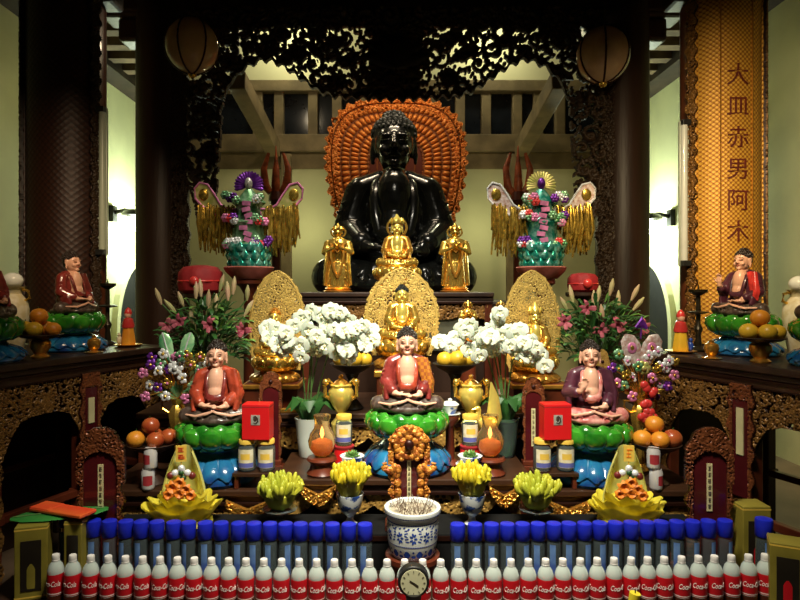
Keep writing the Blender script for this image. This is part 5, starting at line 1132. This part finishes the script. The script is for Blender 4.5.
# ------------------------------------------------------------------ votive paper towers
def votive(label,px,d,seed,top,body_m,wing_m,flip):
    p=at(px,279,d); z0=.95; rr=random.Random(seed); h=p.z-z0
    s=thing('lacquer_stand','tall red lacquer stand under the %s paper tower'%('left' if flip<0 else 'right'),'stand',(p.x,d,z0))
    m=M(); m.box((0,0,.025),(.20,.18,.05)); m.lathe([(.05,.05),(.035,.1),(.032,h-.1),(.06,h-.05),(.09,h-.03),(.09,h)],20); build('pole',m,K['wood_red'],s)
    r=thing('votive_tower',label,'votive tower',(p.x,d,p.z+.001)); u=sz(1,d)
    m=M(); m.lathe([(16*u,0),(18*u,2*u),(23*u,7*u),(25*u,11*u),(24*u,12*u),(19*u,7*u),(5*u,6*u)],32); build('tray',m,K['tray_red'],r)
    m=M(); m.lathe([(19*u,7*u),(19.5*u,12*u),(21*u,22*u),(22*u,33*u),(21*u,34*u)],24,sy=.8); 
    for row in range(3):
        for k in range(14): a=TAU*(k+.5*(row%2))/14; q=(19.6+1.1*row)*u; m.blade([(q*math.cos(a),q*.8*math.sin(a),(11+8*row)*u),((q+1.6*u)*math.cos(a),(q+1.6*u)*.8*math.sin(a),(15+8*row)*u),(q*math.cos(a),q*.8*math.sin(a),(20+8*row)*u)],[3*u,4*u,.6*u],1.0*u,(math.cos(a),math.sin(a),.2),6)
    build('foil_basin',m,K['teal_foil'],r)
    m=M(); m.lathe([(18*u,28*u),(20*u,33*u),(16*u,36*u),(15*u,52*u),(18*u,56*u),(13*u,60*u),(12*u,72*u),(16*u,76*u),(9*u,82*u),(3*u,90*u)],20,mod=lambda a,z:1+.08*math.cos(8*a),sy=.75); build('tower_body',m,K[body_m],r)
    m=M()
    for k in range(8): m.box((rr.uniform(-3,3)*u,-12.4*u,(32+6*k)*u),(8*u,1.5*u,4.4*u),Matrix.Rotation(rr.uniform(-.4,.4),3,'Y'))
    build('paper_panel',m,K['pink_foil'],r)
    for k in range(30):
        q=-1 if k%2 else 1; x=q*rr.uniform(8,22)*u; z=rr.choice((34,36,58,62,78,80))*u+rr.uniform(-3,3)*u; m=M()
        c=Vector((x,-14*u+abs(x)*.2,z))
        for j in range(6): a=TAU*j/6; m.ell(c+Vector((2.6*u*math.cos(a),0,2.6*u*math.sin(a))),(2.2*u,1.4*u,2.2*u),nu=8,nv=6)
        m.ell(c+Vector((0,-1*u,0)),1.7*u,nu=8,nv=6); m.tube([c,(x*.4,0,z-2*u)],.6*u,5)
        build('paper_flower',m,K[rr.choice(('pink_foil','gem_white','purple_foil','green_foil','robe_scarlet'))],r)
    m=M()   # fan disc on top
    for k in range(17):
        a=R(-15+210*k/16); v=Vector((math.cos(a),0,math.sin(a))); c=Vector((0,0,93*u)); m.blade([c,c+v*8*u,c+v*13*u,c+v*15*u],[.8*u,2.0*u,2.0*u,.5*u],.8*u,(0,-1,0),6)
    build('fan',m,K[top],r); m=M(); m.ell((0,-2*u,95*u),(4*u,2.5*u,6*u)); m.ell((0,-3.5*u,95*u),(1.6*u,1.6*u,2.6*u)); build('fan_boss',m,K['purple_foil' if flip>0 else 'silver'],r)
    for q in(-1,1):     # curling wings with tinsel below
        out=[(10,70),(20,69),(28,74),(34,84),(41,94),(49,96),(54,90),(53,80),(46,72),(36,66),(26,60),(14,60)]
        poly=[(q*x*u,z*u) for x,z in out]; poly=poly if q>0 else poly[::-1]
        m=M(); m.prism(poly,-1.2*u,1.2*u); 
        w_=build('wing',m,K[wing_m],r,True)
        m=M(); pp=[Vector((x,-1.3*u,z)) for x,z in poly]+[Vector((poly[0][0],-1.3*u,poly[0][1]))]; m.tube(pp,1.1*u,6); build('wing_edge',m,K['pink_foil' if flip<0 else 'gem_white'],w_)
        m=M(); m.ell((q*45*u,-1.6*u,84*u),(5*u,1.2*u,6*u)); build('wing_jewel',m,K['gold_foil'],w_)
        m=M()
        for k in range(95):
            x=rr.uniform(15,49); zt=(72 if x<40 else 74)+rr.uniform(-4,2); L=rr.uniform(22,48)*(1 if x>22 else .6); y=rr.uniform(-6,5)*u
            m.blade([(q*x*u,y,zt*u),(q*(x+rr.uniform(-2,2))*u,y-2*u,(zt-L*.5)*u),(q*(x+rr.uniform(-3,3))*u,y+rr.uniform(-2,2)*u,(zt-L)*u)],[1.0*u,1.3*u,.9*u],.35*u,(rr.uniform(-.6,.6),-1,0),4)
        m.tube([(q*14*u,0,64*u),(q*30*u,0,72*u),(q*46*u,0,74*u)],1.0*u,6)
        build('tinsel',m,K['gold_foil'],r)
    return r
votive('green foil votive tower with purple fan and gold tinsel wings, left','248' and 249,4.0,5,'purple_foil','green_foil','wing_lime',-1)
votive('teal and white votive tower with gold fan and tinsel wings, right',541,4.0,6,'wing_lime','teal_foil','wing_white',1)
# ------------------------------------------------------------------ jewelled paper-flower trees
def flower_tree(label,px,d,kind,seed):
    p=xz(px,d,ZS); r=thing('jewelled_flower_tree',label,'ornament',p); rr=random.Random(seed); u=sz(1,d)
    m=M(); m.lathe([(.055,0),(.06,.012),(.025,.04),(.018,.16),(.03,.19),(.045,.26),(.05,.31),(.028,.35),(.038,.385),(.032,.385),(.02,.35)],24,mod=lambda a,z:1+.05*math.cos(8*a)); build('vase',m,K['gold'],r)
    for q in(-1,1): m=M(); m.tube([(q*.04,0,.30),(q*.085,0,.33),(q*.085,0,.37),(q*.05,0,.37)],[.007,.009,.009,.005],8); build('handle',m,K['gold_deep'],r)
    top=Vector((0,0,.38)); zb=288+(EYE-ZS)*F/d
    fl=((-28,-1.2),(-24,.9),(-14,.4),(12,.3),(24,.8),(29,-.2),(-30,.1),(-18,-.6),(18,-.5),(30,.55),(-8,-.3),(8,-.2),(0,.6),(-22,.35),(22,.2),(-12,1.0),(13,1.0),(-26,-.5),(26,-.7),(-6,.3),(6,.9),(-16,.1),(16,.35),(-10,-1.0),(11,-1.1)) 
    cm=('gem_white','pink_foil','purple_foil','green_foil','gem_white','gold_foil')
    for k,(x,t) in enumerate(fl):
        q=Vector((x*u*1.02,-.03+rr.uniform(-.03,.03),.52+t*.11+rr.uniform(-.02,.02))); m=M(); m.tube([top,top.lerp(q,.5)+Vector((0,0,.03)),q],.003,5); b=build('branch',m,K['gold_deep'],r)
        m=M(); 
        for j in range(5): a=TAU*j/5+rr.random(); m.ell(q+Vector((.017*math.cos(a),-.006,.017*math.sin(a))),(.013,.006,.013),nu=10,nv=6)
        build('jewelled_flower',m,K[cm[(k+seed)%6]],b); m=M(); m.ell(q+Vector((0,-.012,0)),.008,nu=8,nv=6); build('flower_centre',m,K['gold' if k%2 else 'pink_foil'],b)
    m=M()
    for k in range(14):
        a=rr.uniform(.2,PI-.2); L=rr.uniform(.07,.14); m.blade([top,top+Vector((L*.6*math.cos(a),-.02,L*.7*math.sin(a))),top+Vector((L*math.cos(a),-.03,L*math.sin(a)))],[.004,.014,.002],.002,(0,-1,.2))
    build('foil_leaf',m,K['green_foil' if kind=='leaf' else 'gold_foil'],r)
    for q in(-1,1):
        if kind=='leaf':
            m=M(); c=Vector((q*.028,-.02,.58)); e=Vector((q*.075,-.02,.735)); m.blade([c,c.lerp(e,.3),c.lerp(e,.65),c.lerp(e,.88),e],[.010,.028,.036,.026,.004],.006,(0,-1,0),10); w=build('leaf_wing',m,K['wing_green'],r)
            m=M(); m.tube([c+Vector((0,-.006,0)),c.lerp(e,.5)+Vector((0,-.009,0)),e+Vector((0,-.004,0))],.004,6); build('wing_vein',m,K['gem_white'],w)
        else:
            m=M(); c=Vector((q*.008,-.02,.555)); e=Vector((q*.085,-.02,.725)); m.blade([c,c.lerp(e,.3),c.lerp(e,.6),c.lerp(e,.88),e],[.02,.042,.052,.038,.006],.006,(0,-1,0),10); w=build('butterfly_wing',m,K['wing_white'],r)
            m=M(); o=c.lerp(e,.58); m.ell(o+Vector((0,-.008,0)),(.025,.004,.03)); m.ell(c.lerp(e,.15)+Vector((0,-.008,0)),(.012,.004,.016)); build('wing_spot',m,K['pink_foil'],w); m=M(); m.ell(o+Vector((0,-.011,0)),(.011,.004,.013)); build('spot_centre',m,K['gold_foil'],w)
    m=M(); 
    for j in range(7): a=TAU*j/7; m.ell((.026*math.cos(a),-.04,.55+.022*math.sin(a)),(.017,.008,.017),nu=10,nv=6)
    m.ell((0,-.05,.55),(.014,.01,.014)); build('centre_flower',m,K['gem_white' if kind=='leaf' else 'wing_lime'],r)
    if kind!='leaf':
        m=M()
        for j in range(16): m.ell((rr.uniform(-.03,.05),-.07,.40+rr.uniform(-.12,.10)),(.022,.014,.022),nu=10,nv=7)
        build('red_rosette',m,K['robe_scarlet'],r); m=M(); m.blade([(-.03,-.02,.76),(0,-.02,.79),(.03,-.02,.755)],[.008,.03,.008],.006,(0,-1,0)); m.tube([(0,-.01,.70),(0,-.02,.77)],.004); build('purple_top',m,K['purple_foil'],r)
    return r
flower_tree('jewelled flower tree with two green leaf wings in gold vase, left',178,3.30,'leaf',1)
flower_tree('jewelled flower tree with butterfly wings and red rosettes, right',640,3.30,'wing',2)
# ------------------------------------------------------------------ things on the side altars
ZA=1.281
def urn(label,x,y,h,mt):
    r=thing('porcelain_urn',label,'urn',(x,y,ZA)); m=M(); m.lathe([(.05,0),(.055,.01),(.075,h*.3),(.085,h*.5),(.08,h*.68),(.045,h*.80),(.05,h*.86),(.07,h*.90),(.06,h*.90),(.03,h*.82)],32); build('urn_body',m,K[mt],r)
    m=M(); m.ell((0,0,h*.98),(.055,.055,.045)); m.tube([(0,0,h*.86),(0,0,h*.99)],.012); build('stopper',m,K['porcelain_white'],r)
    for q in(-1,1): m=M(); m.tube([(q*.06,0,h*.70),(q*.095,0,h*.74),(q*.09,0,h*.84),(q*.055,0,h*.86)],.008,8); build('handle',m,K['gold'],r)
urn('cream and blue urn at the left photo edge behind the fruit',-2.13,3.5,.42,'label_cream'); urn('cream and blue urn at the right photo edge behind the fruit',2.26,3.42,.40,'label_cream')
for q,x,y,lab in((-1,-1.855,3.29,'left'),(1,1.84,3.08,'right')):
    r=thing('fruit_bowl','gold footed fruit bowl on the %s side altar'%lab,'bowl',(x,y,ZA)); m=M(); m.lathe([(.045,0),(.048,.008),(.03,.02),(.035,.03),(.052,.06),(.05,.085),(.035,.10)],28); build('bowl_foot',m,K['gold_deep'],r)
    m=M(); m.lathe([(.035,.098),(.09,.108),(.115,.122),(.112,.125),(.08,.113),(.01,.108)],32); build('plate',m,K['wood_dark'],r)
    sp=((-.070,-.02,0,.044,'mango','mango'),(.0,-.06,0,.043,'mango','mango'),(.075,-.015,0,.040,'orange_fruit' if q<0 else 'mango','orange'),(.0,.045,0,.043,'orange_fruit','orange'),(-.005,-.005,.065,.045,'orange_fruit','orange'))
    nm=('at the left of the fruit bowl','in front of the fruit bowl','at the right of the fruit bowl','at the back of the fruit bowl','on top of the fruit bowl')
    for (dx,dy,dz,rad,mt,kd),w in zip(sp,nm):
        cl={'mango':'yellow fruit','orange':'round orange'}[kd] if mt!='mango' else 'yellow fruit'
        fruit('orange' if cl!='yellow fruit' else 'pomelo',Vector((x+dx,y+dy,ZA+.114+dz)),rad,'%s %s, %s side altar'%(cl,w,lab),'fruit in the %s side altar bowl'%lab,mt)
for x,y,lab in((-1.69,3.54,'small gold cup with tea beside the left side altar statue'),(1.68,3.24,'small gold cup in front of the right side altar statue')):
    r=thing('gold_cup',lab,'cup',(x,y,ZA)); m=M(); m.lathe([(.03,0),(.035,.005),(.018,.014),(.03,.03),(.038,.055),(.032,.075),(.012,.085),(.014,.095),(.004,.10)],24); build('cup_body',m,K['gold_deep'],r); m=M(); m.lathe([(.034,-.0),(.05,.001),(.053,.005),(.03,.0055)],24); build('saucer',m,K['gold'],r)
for x,y,h,lab in((-1.83,4.02,.40,'tall dark candlestick at the far end of the left side altar'),(1.80,3.62,.36,'tall dark candlestick at the far end of the right side altar')):
    r=thing('candlestick',lab,'candlestick',(x,y,ZA)); m=M(); m.lathe([(.05,0),(.055,.01),(.02,.03),(.014,.10),(.025,.13),(.012,.16),(.012,h*.6),(.055,h*.62),(.058,h*.64),(.014,h*.66),(.012,h*.9),(.05,h*.96),(.052,h),(.01,h)],24); build('stem',m,K['bronze'],r); m=M(); m.tube([(0,0,h),(0,0,h+.03)],[.006,.002],8); build('spike',m,K['bronze'],r)
for x,y,lab in((-1.655,3.92,'small red and gold robed figurine on dish, left side altar end'),(1.655,3.53,'small red and gold robed figurine on dish, right side altar end')):
    t=thing('figurine_dish','shallow gold dish under the '+('left' if x<0 else 'right')+' red and gold figurine','dish',(x,y,ZA)); m=M(); m.lathe([(.06,0),(.075,.006),(.085,.014),(.08,.015),(.01,.008)],28); build('dish_body',m,K['gold_deep'],t)
    r=thing('robed_figurine',lab,'figurine',(x,y,ZA+.0085),0); m=M(); m.lathe([(.042,0),(.044,.02),(.034,.09),(.030,.12),(.012,.128)],20,mod=lambda a,z:1+.06*math.cos(6*a)); build('robe',m,K['orange_fruit' if x<0 else 'mango'],r)
    m=M(); m.lathe([(.012,.105),(.036,.11),(.038,.125),(.028,.165),(.012,.175)],20); build('cape',m,K['robe_scarlet'],r); m=M(); m.ell((0,-.004,.19),(.021,.021,.025)); build('head',m,K['skin'],r); m=M(); m.lathe([(.023,.195),(.024,.205),(.018,.222),(.004,.238)],16); build('hood',m,K['robe_scarlet'],r)
    m=M(); m.ell((.05 if x>0 else -.052,-.01,.03),(.016,.018,.03)); m.ell((.05 if x>0 else -.052,-.014,.066),(.011,.011,.012)); build('companion',m,K['cobalt' if x>0 else 'label_cream'],r)
# ------------------------------------------------------------------ light and camera
def area(name,loc,look,w,h,e,col,spread=None):
    l=bpy.data.lights.new(name,'AREA'); l.shape='RECTANGLE'; l.size=w; l.size_y=h; l.energy=e; l.color=col
    if spread: l.spread=R(spread)
    o=bpy.data.objects.new(name,l); o.location=loc; o.rotation_euler=(Vector(look)-Vector(loc)).to_track_quat('-Z','Y').to_euler(); C.objects.link(o); return o
for a in LIGHTS: area(*a)
for n,loc,e,col,rad in POINTS:
    l=bpy.data.lights.new(n,'POINT'); l.energy=e; l.color=col; l.shadow_soft_size=rad; o=bpy.data.objects.new(n,l); o.location=loc; C.objects.link(o)
w=bpy.data.worlds.new('world'); bpy.context.scene.world=w; w.use_nodes=True; w.node_tree.nodes['Background'].inputs[0].default_value=(.5,.55,.4,1); w.node_tree.nodes['Background'].inputs[1].default_value=WORLD
cam=bpy.data.cameras.new('camera'); cam.sensor_width=36; cam.lens=36*F/800; cam.shift_x=(400-VX)/800; cam.shift_y=(VY-300)/800; cam.clip_start=.02
o=bpy.data.objects.new('camera',cam); o.location=(0,0,EYE); o.rotation_euler=(PI/2,0,0); C.objects.link(o); bpy.context.scene.camera=o
sc=bpy.context.scene; sc.view_settings.view_transform='Standard'; sc.view_settings.look='None'; sc.view_settings.gamma=1; sc.view_settings.exposure=EXPO; sc.view_settings.use_curve_mapping=False
sc.cycles.use_denoising=True; sc.cycles.max_bounces=8; sc.cycles.transparent_max_bounces=8
